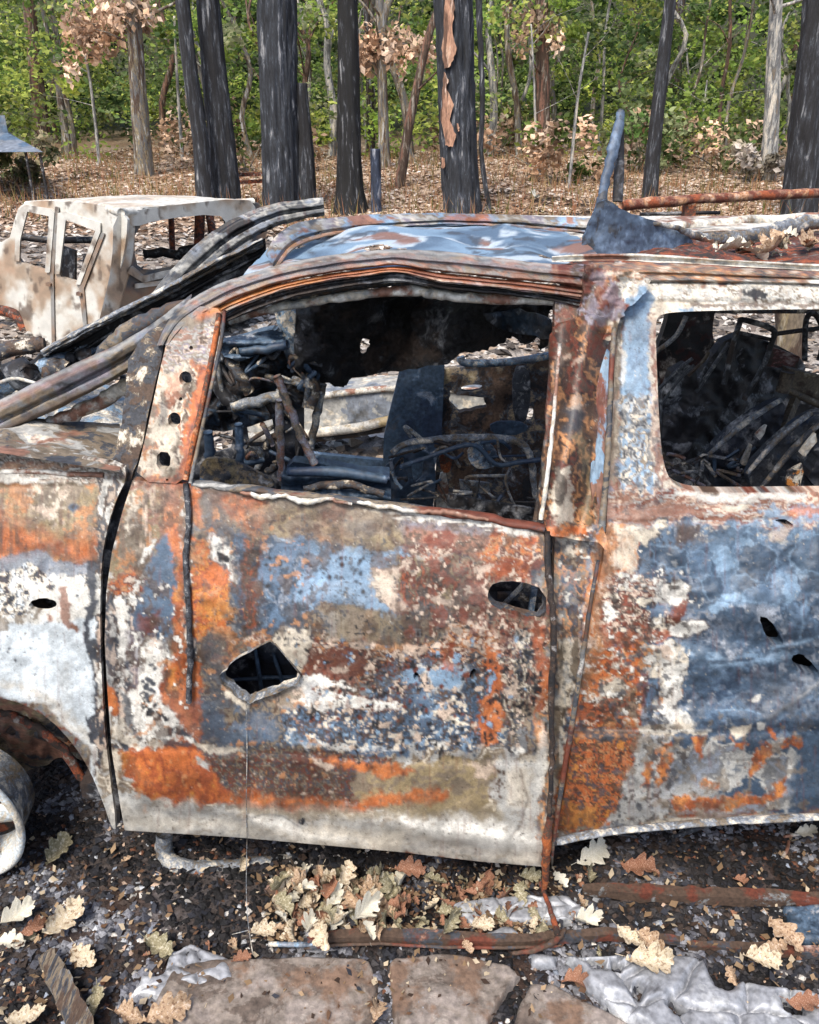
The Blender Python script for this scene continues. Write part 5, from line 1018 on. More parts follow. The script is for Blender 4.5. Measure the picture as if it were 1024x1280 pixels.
for (u, v) in ((50, 192), (32, 190), (-140, 190)):
    p = P(u, v, Yc - .5); tube('pole', [tuple(p), (p[0], p[1], terrain(p[0], p[1]) - .1)], .025, m_char, can, world_=True)
pq = P(20, 250, Yc + 1); 
# ---------------------------------------------------------------- trees
def bark(name, cols, sc, stretch=(1, 1, .16), **k): return mottle_mat(name, cols, sc, .85, stretch=stretch, dist=.03, **k)
b_char = bark('charred_bark', ['C', (48,50,56), 'C', (66,70,78), (40,40,44), (84,88,96)], 16)
b_char2 = bark('charred_bark_blue', [(44,48,56), (64,70,80), (30,32,36), (84,90,102), (52,56,64)], 14)
b_grey = bark('grey_bark', ['T', 'G', 'K', 'GL', 'B'], 14); b_brown = bark('brown_bark', ['B', 'PB', 'T', 'B', 'BD'], 16); b_pale = bark('pale_bark', ['GL', 'T', 'WC', 'G'], 12)
b_bare = mottle_mat('bare_wood', [(196,152,126), (216,178,152), (120,90,74), (186,142,118), (70,58,52)], 8, .8, stretch=(1,1,.2))
def trunk(name, path, wpx, Yb, mat, parent, rough=.10, flare=1.25, n=26, seed=1, zoff=-.1, groove=9, tip=.65):
    """path: photo points from top down to the base; width there in pixels; stands at depth Yb"""
    path = np.array(path, float); path = path[::-1]
    p = P(path[:, 0], path[:, 1], Yb); p[0, 2] -= .25
    H = np.array(p); m = 60 if wpx > 18 else 26
    t = np.linspace(0, 1, m); s = np.linspace(0, 1, len(H))
    c = np.stack([np.interp(t, s, H[:, k]) for k in range(3)], -1)
    c[:, 0] = np.convolve(np.pad(c[:, 0], 4, mode='reflect', reflect_type='odd'), np.ones(9)/9, 'valid')
    r0 = wpx/2/FPX*np.linalg.norm(P(path[0, 0], path[0, 1], Yb) - np.array([0, 0, HC]))
    rr = r0*(1 - (1 - tip)*t)*(1 + (flare - 1)*np.exp(-t*m/60*14))
    a = np.linspace(0, 2*math.pi, n, endpoint=False)
    aa, tt = np.meshgrid(a, c[:, 2])
    gr = np.abs(fbm(aa/6.2832*groove*1.7 + tt*.25, tt*.9 + seed, seed, 3) - .5)*2
    d = 1 - rough*.9*np.clip(1 - gr*5, 0, 1) + rough*(fbm(np.cos(aa)*groove*.6 + 40, np.sin(aa)*groove*.6 + tt*1.2 + 40, seed, 4) - .5)*2 + rough*.5*np.sin(aa*3 + seed)*np.exp(-t*5)[:, None]
    X = c[:, 0][:, None] + rr[:, None]*d*np.cos(aa); Y = c[:, 1][:, None] + rr[:, None]*d*np.sin(aa); Z = np.repeat(c[:, 2][:, None], n, 1)
    co = np.stack([X, Y, Z], -1).reshape(-1, 3)
    i, j = np.meshgrid(np.arange(m - 1), np.arange(n), indexing='ij'); i = i.ravel(); j = j.ravel(); j2 = (j + 1) % n
    f = np.stack([i*n + j, i*n + j2, (i + 1)*n + j2, (i + 1)*n + j], 1)
    co = np.concatenate([co, c[-1:]]); jj = np.arange(n)
    return mesh_np(name, co, [f, np.stack([(m - 1)*n + jj, (m - 1)*n + (jj + 1) % n, np.full(n, m*n)], 1)], mat, parent), c, r0
def leaves(centres, per, rad, size, cols, seed, flat=.5, droop=0.0):
    g = np.random.RandomState(seed); N = len(centres)*per
    ce = np.repeat(np.asarray(centres, float), per, 0); rad = np.repeat(np.broadcast_to(rad, (len(centres),)), per)
    d = g.randn(N, 3); d /= np.linalg.norm(d, axis=1)[:, None]; d *= (g.rand(N)**.45)[:, None]
    c = ce + d*rad[:, None]*np.array([1, 1, flat*1.4])
    ax = g.randn(N, 3); ax[:, 2] = ax[:, 2]*.5 - droop; ax /= np.linalg.norm(ax, axis=1)[:, None]
    bx = np.cross(ax, g.randn(N, 3)); bx /= np.linalg.norm(bx, axis=1)[:, None] + 1e-9
    L = size*(.6 + .8*g.rand(N))[:, None]; Wd = L*.32
    nrm = np.cross(ax, bx); v = np.stack([c - ax*L*.5, c + bx*Wd + nrm*L*.08, c + ax*L*.5, c - bx*Wd + nrm*L*.08], 1)
    pal = np.array([C(k) for k in cols]); ck = g.randint(0, len(cols), len(centres))
    own = np.repeat(ck, per); swap = g.rand(N) < .3; own[swap] = g.randint(0, len(cols), swap.sum())
    colr = pal[own]*(.7 + .6*g.rand(N))[:, None]*np.repeat(.45 + 1.0*g.rand(len(centres))**1.3, per)[:, None]
    return v.reshape(-1, 3), np.arange(4*N).reshape(-1, 4), np.repeat(colr, 4, 0)
M_LEAF = mat_attr('leaf_surface', rough=.6, fine=3, lo=.85, hi=1.15, bump=0, trans=.5, spec=.3)
M_DRY = mat_attr('dry_leaf_surface', rough=.85, fine=30, lo=.8, hi=1.2, bump=.2, trans=.15, spec=.2)
GREENS = [(140,170,86), (170,198,96), (96,126,72), (202,220,112), (118,146,86), (158,176,122), (220,230,124), (168,174,134)]
DRYS = [(226,194,166), (212,178,148), (238,212,188), (196,160,130)]
def tree(label, path, wpx, mat, name='bare_tree', group=None, crown=None, dry=None, Yb=None, limbs=0, **k):
    b = on_ground(*path[-1]); Yb = Yb or float(b[1])
    path = list(path); (x0, y0), (x1, y1) = path[0], path[1]
    if y0 <= 2: path = [(x0 + (x0 - x1)/max(y1 - y0, 1)*260, -260)] + path
    t = thing(name, label, 'tree', (b[0], Yb, float(terrain(b[0], Yb))), group)
    tr, c, r0 = trunk('trunk', path, wpx, Yb, mat, t, seed=len(label) % 7, **k)
    g = np.random.RandomState(len(label) + int(x0))
    tips = []
    for i in range(limbs):
        q = c[int(len(c)*(.35 + .6*g.rand()))]; an = g.rand()*6.28; L = .5 + 1.3*g.rand()
        e = q + np.array([math.cos(an)*L, math.sin(an)*L, .2 + .7*g.rand()]); mid = (q + e)/2 + g.randn(3)*.08
        tube('branch', [tuple(q), tuple(mid), tuple(e)], [r0*.22, r0*.14, r0*.05], mat, t, sides=6, world_=True, sub=3); tips.append(e)
    if crown:
        co, f, cl = leaves(*crown); mesh_np('crown', co, f, M_LEAF, t, cl, False)
    if dry:
        cs = [P(u, v, Yb + g.randn()*.25) for (u, v) in dry[0]]
        for q in cs[::3]:
            a0 = c[np.argmin(np.abs(c[:, 2] - q[2] + .3))]; tube('twig', [tuple(a0), tuple((a0 + q)/2 + [0,0,.1]), tuple(q)], [.02,.012,.006], mat, t, sides=5, world_=True, sub=3)
        co, f, cl = leaves(cs, dry[1], dry[2], dry[3], DRYS, int(x0), 1.0, .8); mesh_np('dead_leaves', co, f, M_DRY, t, cl, False)
    return t, c
tree('straight thin brown trunk, leftmost in the wood, above the canopy', [(35,0),(46,90),(54,192)], 15, b_brown, limbs=3)
dl = [(92 + (i*17) % 50, 28 + (i*13) % 34) for i in range(14)] + [(124 + (i*19) % 62, 6 + (i*11) % 26) for i in range(14)] + [(84, 76), (90, 84), (136, 52), (150, 40), (100, 14)]
tree('greyish tan trunk with dead tan leaves hanging at its upper left', [(166,0),(172,100),(180,219)], 20, b_grey, dry=(dl, 30, .30, .17), limbs=3)
tree('slim charred trunk leaning, left one of the pair behind the pickup roof', [(228,0),(238,90),(252,180),(256,262)], 20, b_char, rough=.14)
tree('thick charred trunk, right one of the pair behind the pickup roof', [(260,0),(268,90),(278,180),(284,262)], 32, b_char, rough=.14, n=40, flare=1.15)
tree('thickest straight charred trunk with deep vertical bark grooves beside a broken stump', [(346,0),(348,90),(350,180),(351,264)], 42, b_char2, rough=.13, n=64, groove=16, tip=.95)
tree('tall charred broken stump touching the right of the thickest trunk', [(376,104),(379,150),(382,200),(383,262)], 25, b_char, name='charred_stump', rough=.16, n=40, tip=.55, flare=1.1)
tree('black charred trunk with a wide flared root base', [(434,0),(436,90),(436,180),(439,264)], 29, mottle_mat('black_bark', [(16,16,18),(30,32,36),(22,22,24),(60,64,72),(20,20,22)], 20, .8, stretch=(1,1,.12), dist=.03), rough=.12, n=40, flare=2.0)
tree('charred trunk with long strips of bare orange wood, behind the van roof', [(567,0),(570,90),(573,180),(580,266)], 42, b_char2, rough=.14, n=64, groove=14, tip=.93)
# bare wood strips lie proud of that trunk
tt_ = [o for o in COL.objects if o.get('label', '').startswith('charred trunk with long strips')][0]; Yt = tt_.location.y
for o, s in (('556,-30 566,-32 569,10 565,34 571,60 567,74 562,84 556,86 552,60 555,30', 1), ('555,88 561,100 558,112 568,132 562,150 570,168 566,184 557,182 551,150 553,112', 2), ('552,196 556,200 555,214 552,210', 4), ('571,150 575,160 573,166', 3)):
    rW = 21/FPX*Yt*1.05
    panel('bare_wood_strip', ragged(pts(o), 1.2, 4, s), flatY(lambda u, v: Yt - .05 - np.sqrt(np.clip(rW**2 - ((u - 571)/FPX*Yt)**2, 0, None)), .01, 10), b_bare, tt_, col=False, step=2, flange=.06)
tube('black_vine', [(597,-60,Yt-.4),(600,40,Yt-.4),(603,120,Yt-.4),(602,190,Yt-.4),(612,262,Yt-.4)], [.05,.05,.045,.04,.04], b_char, None, jit=.01)
tag(COL.objects['black_vine'], 'thin black charred vine stem just right of the orange stripped trunk', 'vine')
tree('slender tan trunk behind, right of the black flared trunk', [(475,0),(478,100),(481,210)], 12, b_grey, limbs=3, dry=([(448 + (i*17) % 50, 46 + (i*11) % 36) for i in range(16)] + [(496 + (i*13) % 44, 50 + (i*7) % 30) for i in range(8)], 34, .26, .16))
tree('thin brownish trunk leaning strongly to the right between the black and the stripped trunk', [(546,0),(530,70),(512,150),(497,234)], 11, b_brown, limbs=2)
tree('reddish brown trunk with flaky bark in the middle distance, left of the blue spike', [(678,0),(678,100),(679,204)], 17, b_brown, limbs=4, dry=([(640 + (i*19) % 60, 18 + (i*11) % 40) for i in range(12)], 26, .28, .16))
tree('straight dark trunk with leaning lower part right of the blue spike', [(838,0),(828,90),(817,180),(812,256)], 16, b_char, n=30)
tree('dark brown trunk farther back, directly behind the leaning dark one', [(848,0),(842,80),(838,166)], 20, bark('dark_bark', ['BD','B','GD','BD'], 14))
tree('light grey slightly crooked trunk near the right edge', [(972,0),(966,50),(968,110),(962,170),(962,226)], 17, b_pale, limbs=3, flare=1.1)
tree('broad charred trunk cut by the right edge of the picture', [(1022,0),(1014,90),(1006,180),(1002,270)], 36, b_char, rough=.14, n=48)
tree('grey brown trunk farther back at the right edge, left of the broad charred trunk', [(1002,0),(998,70),(994,140)], 15, b_brown)
tree('thin dark trunk high in the wood behind the charred pair', [(298,0),(301,60),(302,150)], 12, bark('dark_bark', ['BD'], 14), limbs=2)
tree('narrow dark trunk deep in the wood left of the black flared trunk', [(398,0),(404,80),(410,160)], 8, bark('dark_bark', ['BD'], 14), limbs=2)
tree('dim dark trunk deep in the wood right of the reddish brown trunk', [(716,0),(712,60),(714,140)], 9, bark('dark_bark', ['BD'], 14), limbs=2)
tree('dark slender trunk just right of the black flared trunk', [(458,0),(462,90),(464,190)], 9, bark('dark_bark', ['BD'], 14), limbs=2)
for (lb, pth, w) in (('thin pale sapling left of the greyish tan trunk', [(106,64),(116,120),(124,206)], 4), ('thin pale sapling between the greyish tan trunk and the charred pair', [(218,20),(222,110),(228,200)], 4),
                     ('pale wispy sapling behind the stripped bark trunk at its right', [(664,30),(668,110),(672,208)], 3), ('slanting pale sapling left of the blue spike', [(736,40),(722,120),(711,236)], 4),
                     ('pale crooked sapling just above the blue spike', [(762,0),(754,60),(756,110),(748,190)], 4), ('thin sapling with bare twigs right of the light grey trunk', [(985,20),(976,60),(972,110)], 3),
                     ('bare grey sapling in front of the dark brown trunk', [(858,60),(862,110),(858,170)], 3), ('bare thin sapling left of the light grey trunk', [(884,100),(878,150),(880,200)], 3)):
    tree(lb, pth, w, b_pale, name='sapling', limbs=3, n=8, flare=1.0)
pb = on_ground(470, 264)
po, _, _ = trunk('charred_post', [(469,186),(470,220),(470,264)], 13, float(pb[1]), mottle_mat('post_blue', [(40,50,70),(60,74,100),(30,34,44)], 12, .7, stretch=(1,1,.2)), None, rough=.1, n=14, flare=1.0, tip=.9)
tag(po, 'short blue black charred post right of the black flared trunk', 'post')
pb = P(988, 440, 5.2)
po, _, _ = trunk('tan_stump', [(986,380),(988,410),(990,470)], 32, 5.2, mottle_mat('stump_tan', ['T','K','B','T'], 9, .85, stretch=(1,1,.3)), None, rough=.08, n=24, flare=1.1, tip=.95)
tag(po, 'tan wooden stump behind the van, seen through its rear side window', 'stump')

# ---------------------------------------------------------------- the wood behind: undergrowth and leaf mass
def woodvol(n, x_at, y0, y1, zlo, zhi, seed):
    g = np.random.RandomState(seed); y = g.uniform(y0, y1, n); x = g.uniform(-1, 1, n)*(y*.62 + 2)
    h = g.rand(n)**.9*(zhi - zlo) + zlo; return np.stack([x, y, terrain(x, y) + h], -1)
cen = woodvol(560, 0, 23, 33, .0, 4.8, 1)
cen = np.concatenate([cen, woodvol(170, 0, 31, 36, .0, 2.2, 8)])
co, f, cl = leaves(cen, 110, .75*(.4 + 1.1*RS.rand(len(cen))), .16, GREENS, 2, .5)
tag(mesh_np('undergrowth', co, f, M_LEAF, None, cl, False), kind='stuff', label='bright green leafy undergrowth at the edge of the wood')
cen = woodvol(1000, 0, 33, 50, .2, 10, 3)
co, f, cl = leaves(cen, 110, 1.1*(.5 + RS.rand(len(cen))), .24, GREENS[:6] + [(50,70,44)], 4, .5)
tag(mesh_np('far_wood', co, f, M_LEAF, None, cl, False), kind='stuff', label='dense green leaf mass of the far wood')
# thin stems standing deeper in the wood
g = np.random.RandomState(77); nb = 0
for i in range(46):
    y = g.uniform(23.5, 31); x = g.uniform(-1, 1)*y*.56; b0 = np.array([x, y, float(terrain(x, y))]); wd = g.uniform(.03, .13)
    t = thing('thin_tree', ('pale grey' if i % 4 == 2 else 'brown' if i % 4 == 1 else 'grey') + ' thin bare stem deep in the wood at ' + ('the left' if x < -6 else 'the right' if x > 6 else 'the middle'), 'tree', tuple(b0), 'thin stems deep in the wood'); h = g.uniform(4, 8); q = [b0 - [0,0,.2]]
    for k in range(1, 6): q.append(b0 + np.array([g.randn()*.12*k**.7 + (i % 5 - 2)*.06*k, g.randn()*.1, h*k/5]))
    m_ = [b_grey, b_brown, b_pale, b_grey][i % 4]
    tube('trunk', [tuple(k) for k in q], [wd, wd*.9, wd*.8, wd*.65, wd*.5, wd*.3], m_, t, sides=7, world_=True, sub=3)
    for k in range(3):
        a0 = q[2 + k % 3]; e = a0 + np.array([g.randn()*.8, g.randn()*.5, .3 + g.rand()]); tube('branch', [tuple(a0), tuple((a0 + e)/2 + [0,0,.15]), tuple(e)], [wd*.35, wd*.25, wd*.1], m_, t, sides=5, world_=True, sub=3)
# dead bushes at the edge
for i, (u, v, r, cols, lb) in enumerate(((620,150,.9,DRYS[:3] + [(120,130,70)],'half dead bush with tan leaves at the wood edge right of the stripped trunk'), (700,190,.8,DRYS + [(100,120,60)],'withered tan bush left of the blue spike'),
        (900,170,1.0,DRYS[:2] + [(110,120,80),(90,110,60)],'pale dry bush between the dark brown and the light grey trunk'), (310,170,1.1,DRYS[1:3] + [(90,110,60),(110,120,70)],'half dry bush behind the charred pair'),
        (800,170,.9,[(130,140,100),(90,120,60)],'grey green bush right of the blue spike'), (225,150,1.0,DRYS[1:3] + [(70,90,50)],'browned bush right of the greyish tan trunk'),
        (940,215,.5,[(220,210,200),(190,180,160)],'small ashy pale bush at the foot of the light grey trunk'), (20,215,.6,[(170,160,130),(120,130,90)],'low pale bush under the canopy'))):
    b = on_ground(u, min(v + 45, 228)); t = thing('bush', lb, 'bush', tuple(b)); g = np.random.RandomState(i)
    cs = [b + np.array([g.randn()*r*.8, g.randn()*r*.4, r*(.2 + 1.1*g.rand())]) for _ in range(12)]
    for q in cs[:6]: tube('stem', [tuple(b), tuple((b + q)/2 + g.randn(3)*.05), tuple(q)], [.02,.012,.006], b_grey, t, sides=5, world_=True, sub=3)
    co, f, cl = leaves(cs, 60, r*.38, .16, cols, i + 30, .8, .3); mesh_np('foliage', co, f, M_DRY, t, cl, False)
# fallen leaves and low dead plants over the forest floor
g = np.random.RandomState(5); N = 70000
y = 3.4 + 25*g.rand(N)**1.3; x = g.uniform(-1, 1, N)*(y*.62 + 1.5)
kp_ = (y > 11.5) | (g.rand(N) < .55); x, y = x[kp_], y[kp_]; N = len(x)
c = np.stack([x, y, near_z(x, y) + .012], -1); an = g.rand(N)*6.28; L = (.045 + .055*g.rand(N)) + .003*y
t = np.stack([np.cos(an), np.sin(an), (g.rand(N) - .5)*.9], -1)*L[:, None]*.5; s = np.stack([-np.sin(an), np.cos(an), (g.rand(N) - .5)*.9], -1)*L[:, None]*.33
v = np.stack([c - t, c + s + [0,0,.01], c + t, c - s + [0,0,.012]], 1).reshape(-1, 3)
pal = np.array([C(k) for k in ((226,208,190), (206,180,156), (240,228,216), (176,142,116), (150,122,104), (216,190,168))])
palg = np.array([C(k) for k in ((222,216,210), (190,182,174), (236,230,222), (120,110,104), (150,128,112), (200,180,160))])
k = g.randint(0, 6, N); cc = np.where((y < 12)[:, None], palg[k], pal[k])*(.6 + .6*g.rand(N))[:, None]
tag(mesh_np('leaf_litter', v, np.arange(4*N).reshape(-1, 4), M_DRY, None, np.repeat(cc, 4, 0), False), kind='stuff', label='pale fallen leaves and ash flakes on the forest floor')
N = 9000; y = 13 + 13*g.rand(N); x = g.uniform(-1, 1, N)*(y*.62 + 1); b = np.stack([x, y, terrain(x, y)], -1)
hgt_ = .12 + .35*g.rand(N)**2; tip_ = b + np.stack([g.randn(N)*.08, g.randn(N)*.08, hgt_], -1); w = np.stack([.008 + 0*x, 0*x, 0*x], -1)
v = np.stack([b - w, b + w, tip_], 1).reshape(-1, 3); cc = np.array([C(k) for k in ((190,160,120), (150,120,90), (110,110,60), (170,120,90))])[g.randint(0, 4, N)]
tag(mesh_np('dry_grass', v, np.arange(3*N).reshape(-1, 3), M_DRY, None, np.repeat(cc, 3, 0), False), kind='stuff', label='dry stalks at the wood edge')
# burnt rubble chunks behind the van
# ---------------------------------------------------------------- foreground ground
def rocks(n, xs_, ys_, r0, r1, cols, seed, flat=.7, zf=near_z, filt=None, power=2.2):
    g = np.random.RandomState(seed); x = g.uniform(*xs_, n); y = g.uniform(*ys_, n)
    if filt is not None: k = filt(x, y, g); x, y = x[k], y[k]
    n = len(x); r = r0 + (r1 - r0)*g.rand(n)**power
    o = np.array([(1,0,0),(-1,0,0),(0,1,0),(0,-1,0),(0,0,1),(0,0,-1),(.6,.6,.5),(-.6,-.6,.5)], float)[:6]
    v = o[None]*(.6 + .7*g.rand(n, 6, 1))*r[:, None, None]; v[..., 2] *= flat*(.5 + .6*g.rand(n))[:, None]
    an = g.rand(n)*6.28; ti = (g.rand(n) - .5)*1.2; ca, sa, ct, st = np.cos(an)[:, None], np.sin(an)[:, None], np.cos(ti)[:, None], np.sin(ti)[:, None]
    X, Y, Z = v[..., 0], v[..., 1], v[..., 2]; Y, Z = Y*ct - Z*st, Y*st + Z*ct; X, Y = X*ca - Y*sa, X*sa + Y*ca
    v = np.stack([X + x[:, None], Y + y[:, None], Z + (zf(x, y) + r*.25)[:, None]], -1)
    F = np.array([(0,2,4),(2,1,4),(1,3,4),(3,0,4),(2,0,5),(1,2,5),(3,1,5),(0,3,5)])
    f = (F[None] + (np.arange(n)*6)[:, None, None]).reshape(-1, 3)
    cl_ = fbm(x*5 + 3, y*5 + seed, 1, 4); ki = np.clip(((cl_ - .3)/.4*len(cols) + g.randn(n)*1.3), 0, len(cols) - 1).astype(int)
    c = np.array([C(k) for k in cols])[ki]*(.6 + .7*g.rand(n))[:, None]
    return v.reshape(-1, 3), f, np.repeat(c, 6, 0)
M_CHIP = mat_attr('charcoal_chips', rough=.75, fine=200, lo=.6, hi=1.4, bump=.8, bscale=220, spec=.35, dist=.004)
dk = [(24,24,27), (34,34,40), (30,28,30), (44,46,54), (62,60,62), (70,58,52), (84,86,96), (118,120,130), (150,152,160)]
co, f, cl = rocks(26000, (-1.15, 1.15), (1.0, 2.1), .003, .016, dk, 1)
tag(mesh_np('charcoal_gravel', co, f, M_CHIP, None, cl, False), kind='stuff', label='charcoal and cinder gravel under the van')
co, f, cl = rocks(2600, (-1.1, 1.1), (1.05, 1.9), .003, .012, [(214,210,204), (180,184,190), (196,170,150), (150,160,176), (120,80,60)], 2)
tag(mesh_np('ash_flakes', co, f, M_CHIP, None, cl, False), kind='stuff', label='pale ash and slag crumbs scattered in the charcoal')
co, f, cl = rocks(5200, (-3.5, 4.5), (3.3, 10), .015, .07, [(200,196,190), (226,220,212), (120,112,106), (90,84,80), (160,150,140), (60,56,54)], 4, .7, filt=lambda x, y, g: g.rand(len(x)) < .8)
tag(mesh_np('rubble', co, f, mat_attr('rubble_surface', rough=.9, fine=60, lo=.7, hi=1.3, bump=.6, bscale=60, dist=.01), None, cl, False), kind='stuff', label='white and grey rubble behind the van')
def on_near(u, v, dz=0.0):
    z = 0.0
    for _ in range(4): p = G(u, v, z + dz); z = float(near_z(p[0], p[1]))
    return G(u, v, z + dz)
# stone paving slabs at the bottom of the picture
def blob_slab(name, outline, th, mat, seed, amp=.004, rnd=.02, label=None, cat=None, base=0.0, step=3.0, colf=None, holes=(), cells=0):
    o = smooth(ragged(pts(outline), 3, 3, seed), 1)
    q = np.array([G(u, v, base + th)[:2] for u, v in o]); hq = [np.array([G(u, v, base + th)[:2] for u, v in smooth(ragged(pts(h), 2, 3, seed), 1)]) for h in holes]
    def surf(X, Y):
        d = -sdf(X, Y, q)
        for h in hq: d = np.minimum(d, sdf(X, Y, h))
        if cells:
            g = np.random.RandomState(seed); lo, hi = q.min(0), q.max(0); cp_ = lo + (hi - lo)*g.rand(cells, 2)
            xx = X + .03*(fbm(X*14, Y*14, 1, 3) - .5); yy = Y + .03*(fbm(X*14 + 9, Y*14, 2, 3) - .5)
            D = np.sort(np.stack([np.hypot((xx - a)*.62, yy - b) for a, b in cp_]), 0); d = np.minimum(d, (D[1] - D[0])*.75 + .002)
        k = np.clip(d/rnd, 0, 1); z = base + th*np.sqrt(1 - (1 - k)**2) + amp*(fbm(X*22, Y*22, seed % 8, 5) - .5)*2*k
        return np.stack([X, Y, z], -1)
    return panel(name, q, surf, mat, None, holes=hq, col=False, step=step*.0013, flange=.03, fdir=(0,0,-1), colf=colf)
m_stone = mottle_mat('sooty_stone', [(70,62,58), (110,98,90), (140,130,122), (128,104,88), (150,140,134), (172,162,154)], 7, .9, contrast=.42, dist=.006, bscale=70)
s1 = blob_slab('paving_slab', '218,1205 300,1196 380,1192 462,1196 474,1226 470,1300 478,1400 170,1400 190,1260', .022, m_stone, 1, rnd=.010, amp=.010)
tag(s1, 'wide sooty stone slab at bottom left of centre', 'slab')
s2 = blob_slab('paving_slab', '486,1196 560,1188 640,1204 652,1216 622,1262 604,1300 610,1400 500,1400 490,1260', .022, m_stone, 2, rnd=.010, amp=.010)
tag(s2, 'middle pinkish grey stone slab under the rusty strip', 'slab')
s3 = blob_slab('paving_slab', '664,1226 690,1226 760,1262 830,1300 900,1400 640,1400 640,1290 650,1250', .022, m_stone, 3, rnd=.010, amp=.010)
tag(s3, 'rightmost stone slab, partly beside the melted aluminium', 'slab')
# melted aluminium
m_al = mottle_mat('melted_aluminium', [(110,112,118), (172,176,184), (196,200,206), (160,164,172), (218,220,222)], 7, .5, metallic=.2, bump=.3, dist=.002, bscale=120, contrast=.42)
a1 = blob_slab('melted_aluminium', '706,1186 760,1188 830,1186 880,1192 896,1222 908,1232 930,1218 980,1226 1040,1238 1120,1250 1120,1330 1000,1310 880,1300 820,1290 776,1262 742,1232 722,1206', .040, m_al, 5, amp=.002, rnd=.022, cells=26, base=.01, step=2.2,
               holes=('734,1192 756,1196 758,1206 742,1204', '800,1222 806,1230 800,1246 792,1236', '842,1240 862,1258 846,1262 836,1250', '768,1196 780,1200 776,1210 766,1206', '980,1240 1010,1244 1008,1262 984,1258'))
tag(a1, 'large pool of melted aluminium with lobed silvery skin at bottom right', 'metal puddle')
a2 = blob_slab('melted_aluminium', '560,1128 610,1118 660,1114 712,1116 738,1136 716,1146 690,1150 640,1150 610,1144 590,1156', .02, m_al, 6, amp=.004, rnd=.014, cells=12, base=.012, step=2.2)
tag(a2, 'melted aluminium patch around the rusty upright strip end', 'metal puddle')
a3 = blob_slab('melted_aluminium', '160,1244 176,1216 204,1214 214,1186 240,1176 290,1196 292,1220 262,1232 230,1224 208,1246 180,1240', .016, m_al, 7, amp=.008, cells=14, rnd=.02, base=.008, step=2.2)
tag(a3, 'small crusted aluminium splash on the charcoal, left of the slabs', 'metal puddle')
a4 = blob_slab('melted_aluminium', '606,1160 640,1154 652,1164 634,1174 612,1172', .02, m_al, 8, amp=.006, rnd=.02, base=.012, step=2.0)
tag(a4, 'tiny aluminium drop just above the rusty strip', 'metal puddle')
a5 = blob_slab('melted_aluminium', '660,1188 700,1192 696,1204 668,1202', .02, m_al, 9, amp=.004, rnd=.02, base=.012, step=2.0)
tag(a5, 'tiny aluminium drop just below the rusty strip', 'metal puddle')
a6 = blob_slab('melted_aluminium', '980,1128 1040,1126 1090,1160 1040,1180 1000,1170 985,1150', .02, mottle_mat('blue_slag', ['S','SD','M','S'], 14, .5), 10, amp=.010, rnd=.02, base=.006, step=2.4)
tag(a6, 'bluish slag patch at the right edge between the rusty strips', 'slag')
def gbar(name, path, r, mat, flat=1.0, dz=.01, **k):
    return tube(name, [tuple(on_near(u, v, dz)) for u, v in path], r, mat, None, world_=True, **k)
m_strip = mottle_mat('strip_rust', ['R','B','BD','PB','B','GD','R'], 12, .85, contrast=.4)
tag(gbar('rusty_strip', pts('385,1178 450,1170 540,1172 640,1176 690,1172 760,1168 850,1176'), [.009,.014,.014,.012,.012,.012,.008], m_strip, flat=.45, dz=.03, jit=.002, sides=4), 'long rusty strip lying along the front of the stone slabs', 'metal strip')
tag(gbar('rusty_strip', pts('380,1186 460,1180 560,1184 660,1184 700,1182'), [.003,.004,.004,.004,.003], m_strip, dz=.03, jit=.001), 'thin bright rust rod against the long rusty strip', 'metal rod')
tag(gbar('rusty_strip', pts('728,1112 800,1116 880,1120 960,1122 1060,1128 1200,1130'), [.010,.018,.017,.017,.016,.016], mottle_mat('strip_grey_rust', ['R','B','BD','B','G','B','R'], 12, .8), flat=.35, dz=.02, jit=.002, sides=4), 'flat rusty bar on the charcoal beneath the quarter panel', 'metal bar')
tag(gbar('rusty_strip', pts('860,1182 940,1186 1040,1192 1200,1196'), [.008,.012,.012,.012], m_strip, flat=.4, dz=.012, jit=.002, sides=4), 'rusty bar running out of the picture above the melted aluminium', 'metal bar')
tag(gbar('rusty_strip', pts('676,1104 684,1126 694,1156 698,1172'), [.007,.006,.008,.008], m_rustd, flat=.6, dz=.05, jit=.001), 'short bent rusty strip standing between the door corner and the long strip', 'metal strip')
tag(gbar('rusty_strip', pts('640,1192 668,1188 694,1176 706,1162'), [.004,.007,.008,.005], m_strip, flat=.5, dz=.05, jit=.001), 'orange curled rust scrap at the foot of the bent strip', 'metal scrap')
tag(gbar('pale_rod', pts('336,1180 380,1181 404,1180'), [.006,.006,.005], m_lblue, dz=.03), 'small pale blue rod left of the long rusty strip', 'rod')
tag(gbar('white_stick', pts('980,1046 1000,1042 1018,1036'), [.004,.005,.007], m_white, dz=.02), 'small white bone like stick under the quarter panel', 'stick')
tag(gbar('white_stick', pts('978,1072 984,1062 986,1052'), [.004,.005,.004], m_white, dz=.02), 'tiny white splinter below the bone like stick', 'stick')
tag(gbar('charred_stick', pts('842,1046 870,1036 886,1030'), [.005,.008,.009], mottle_mat('stick_brown', ['GD','B','C','G'], 40, .8), dz=.025, flat=.7), 'charred brown splinter lying under the quarter panel', 'stick')
tag(gbar('charred_stick', pts('760,1040 780,1044 796,1046'), [.004,.005,.005], m_mixd, dz=.025, flat=.7), 'short grey charred splinter above the white oak leaf', 'stick')
tag(gbar('charred_plank', pts('58,1196 74,1226 92,1262 110,1310'), [.018,.026,.028,.028], mottle_mat('charred_plank', ['B','GD','T','BD','G','T'], 20, .85, stretch=(3,.5,1)), flat=.5, dz=.03, jit=.002, sides=4), 'split charred wooden plank end at bottom left', 'plank')
w = thing('loose_wire', 'thin grey wire hanging from the door to the ground', 'wire', tuple(on_near(312, 1190)))
